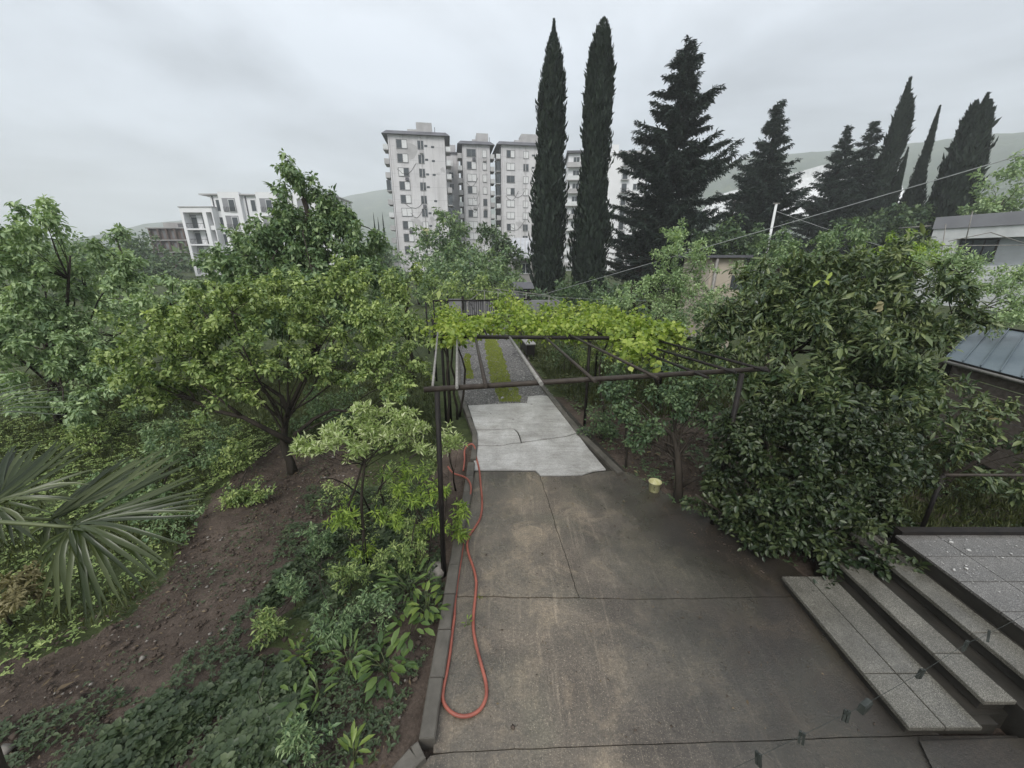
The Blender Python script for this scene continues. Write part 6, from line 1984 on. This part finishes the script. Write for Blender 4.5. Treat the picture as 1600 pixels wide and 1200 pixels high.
def litter(name, label, poly, n, s, m, seed, flat=0.6, z0=-0.05, kind='stuff'):
    rng = np.random.default_rng(seed)
    p = np.array(poly)
    x = rng.uniform(p[:, 0].min(), p[:, 0].max(), n * 3); y = rng.uniform(p[:, 1].min(), p[:, 1].max(), n * 3)
    ms = inside(x, y, poly); x, y = x[ms][:n], y[ms][:n]; k = len(x)
    o6 = np.array([(1, 0, 0), (-1, 0, 0), (0, 1, 0), (0, -1, 0), (0, 0, 1), (0, 0, -1)], float)
    tr = np.array([(0, 2, 4), (2, 1, 4), (1, 3, 4), (3, 0, 4), (2, 0, 5), (1, 2, 5), (3, 1, 5), (0, 3, 5)])
    sz = s * np.exp(rng.normal(size=k) * 0.5)
    a = rng.random(k) * 6.283
    V = o6[None] * (0.6 + 0.8 * rng.random((k, 6, 1))) * sz[:, None, None]
    V[..., 2] *= flat
    c, sn = np.cos(a)[:, None], np.sin(a)[:, None]
    X = V[..., 0] * c - V[..., 1] * sn + x[:, None]; Y = V[..., 0] * sn + V[..., 1] * c + y[:, None]
    Z = V[..., 2] + z0 + rng.random((k, 1)) * 0.01
    V = np.stack([X, Y, Z], -1).reshape(-1, 3)
    F = (tr[None] + (np.arange(k) * 6)[:, None, None]).reshape(-1, 3)
    o = link(name, tri_mesh(name, V, F, M[m]))
    tag(o, label, kind=kind)


M['clod'] = simple('soil_clod', (0.045, 0.034, 0.027), (0.125, 0.098, 0.080), 9, 0.9, 0.2, 0, 0.5, 60)
lb = [g(*p)[:2] for p in [(540, 700), (425, 700), (330, 775), (250, 900), (0, 1010), (-300, 1100), (-200, 1400), (560, 1300), (650, 1060), (690, 950), (690, 760)]]
litter('soil_clods', 'crumbly clods scattered over the left garden bed', lb, 6500, 0.012, 'clod', 401)
litter('pebbles', 'small pale stones scattered over the left garden bed', lb, 700, 0.009, 'stone', 402, z0=-0.04)
litter('pebbles', 'loose stones on the gravel track', [(-0.8, 8.8), (1.5, 9.3), (0.5, 16), (0, 19.5), (-2.7, 18.4), (-1.6, 11.2)], 2500, 0.014, 'slab_grey', 403, z0=-0.004)
litter('soil_clods', 'clods and crumbs under the bushes on the right', [(2.0, 7.0), (2.9, 5.9), (3.4, 5.0), (3.6, 4.3), (4.8, 4.3), (6, 8), (3, 9.5), (1.6, 9)], 4000, 0.014, 'clod', 404, z0=-0.05)
litter('leaf_litter', 'dark crumbs and dirt washed up beside the bushes on the driveway', [(2.0, 6.5), (2.7, 5.9), (3.3, 5.0), (3.38, 3.8), (3.0, 4.2), (2.5, 5.2)], 900, 0.006, 'clod', 406, 0.4, z0=0.002)
litter('leaf_litter', 'tiny crumbs of debris on the wet driveway', [(-0.6, 6.6), (2.0, 6.5), (3.3, 4.0), (3.3, 2.2), (-0.6, 2.2)], 620, 0.0042, 'clod', 405, 0.4, z0=0.002)

fp2 = empty('pipe_frame', tuple(P(1472, 395, 21))[:2] + (0.0,), label='thin grey pipe frame standing before the white house', cat='pipe frame')
for pts in ([P(1478, 350, 21), P(1464, 440, 21)], [P(1455, 384, 21), P(1620, 383, 19)], [P(1482, 377, 21), P(1548, 363, 20.5), P(1612, 384, 20)], [P(1520, 330, 20.6), P(1508, 380, 20.6)]):
    MB().tube(pts, 0.022, 6).build('pipe', M['grey_pipe'], fp2, world_coords=True)
MB().tube([P(1464, 440, 21), (P(1464, 440, 21)[0], 21, -0.2)], 0.03, 6).build('post', M['grey_pipe'], fp2, world_coords=True)
M['petal'] = simple('white_petal', (0.45, 0.44, 0.42), (0.62, 0.61, 0.58), 20, 0.7)
litter('fallen_petals', 'white fallen petals scattered over the wet terrace tiles', [(4.95, 3.3), (4.95, 4.0), (6.8, 4.0), (7.4, 3.0), (5.6, 2.9)], 240, 0.008, 'petal', 410, 0.12, z0=0.602)
LV['brownleaf'] = leaf_mat('brown_dead_leaf', (0.045, 0.030, 0.018), (0.10, 0.070, 0.040), (0.20, 0.155, 0.095), 0.7, 0.1)


def dead_leaves(label, poly, n, size, seed, z0):
    rng = np.random.default_rng(seed)
    p = np.array(poly)
    x = rng.uniform(p[:, 0].min(), p[:, 0].max(), n * 3); y = rng.uniform(p[:, 1].min(), p[:, 1].max(), n * 3)
    m = inside(x, y, poly); x, y = x[m][:n], y[m][:n]; k = len(x)
    pos = np.stack([x, y, z0 + 0.012 * rng.random(k)], -1)
    L = size * np.exp(rng.normal(size=k) * 0.45)
    V, F, T = leaves(pos, rng.normal(size=(k, 3)) * np.array([1, 1, 0.25]), np.array([0, 0, 1.0]) + rng.normal(size=(k, 3)) * 0.3, L, L * rng.uniform(0.15, 0.6, k), 'diamond', rng.random(k))
    tag(link('leaf_litter', tri_mesh('leaf_litter', V, F, LV['brownleaf'], T)), label, kind='stuff')


dead_leaves('dead leaves and straw lying on the left garden soil', lb, 2600, 0.035, 501, -0.045)
dead_leaves('dead leaves lying under the bushes on the right', [(2.0, 7.0), (2.9, 5.9), (3.4, 5.0), (3.6, 4.3), (4.8, 4.3), (6, 8), (3, 9.5), (1.6, 9)], 1200, 0.045, 502, -0.045)
dead_leaves('few wet leaf scraps stuck to the driveway', [(-0.6, 6.6), (2.0, 6.5), (3.3, 4.6), (3.3, 2.2), (-0.6, 2.2)], 170, 0.022, 503, 0.003)
# fallen pale leaves near the bucket and on the soil
rng = np.random.default_rng(9)
fx = [(1018, 706), (1012, 712), (1026, 731), (1110, 735), (1000, 739), (990, 735), (268, 1110), (272, 1105), (255, 1150), (1463, 816), (700, 1010)]
c = np.array([g(x, y, 0.0) for x, y in fx])
V, F, T = leaves(c, rng.normal(size=(len(c), 3)) * np.array([1, 1, 0.1]), np.array([0, 0, 1.0]) + rng.normal(size=(len(c), 3)) * 0.2, np.full(len(c), 0.11), np.full(len(c), 0.03), 'long', rng.random(len(c)))
o = link('fallen_leaves', tri_mesh('fallen_leaves', V, F, LV['dry'], T))
tag(o, 'a few fallen pale leaves lying on the soil', kind='stuff')

# ------------------------------------------------------------------ the damp air
def build_haze():
    t = bpy.data.materials.new('haze')
    t.use_nodes = True
    nt = t.node_tree
    nt.nodes.clear()
    out = nt.nodes.new('ShaderNodeOutputMaterial')
    pv = nt.nodes.new('ShaderNodeVolumePrincipled')
    pv.inputs['Color'].default_value = (0.95, 0.975, 1.0, 1)
    pv.inputs['Density'].default_value = 0.0008
    pv.inputs['Anisotropy'].default_value = 0.0
    nt.links.new(pv.outputs[0], out.inputs['Volume'])
    mb = MB().box(-1900, 1900, -1900, 1900, -8, 285)
    o = mb.build('haze', t)
    o['kind'] = 'stuff'
    o['label'] = 'thin rainy haze over the whole valley'


build_haze()
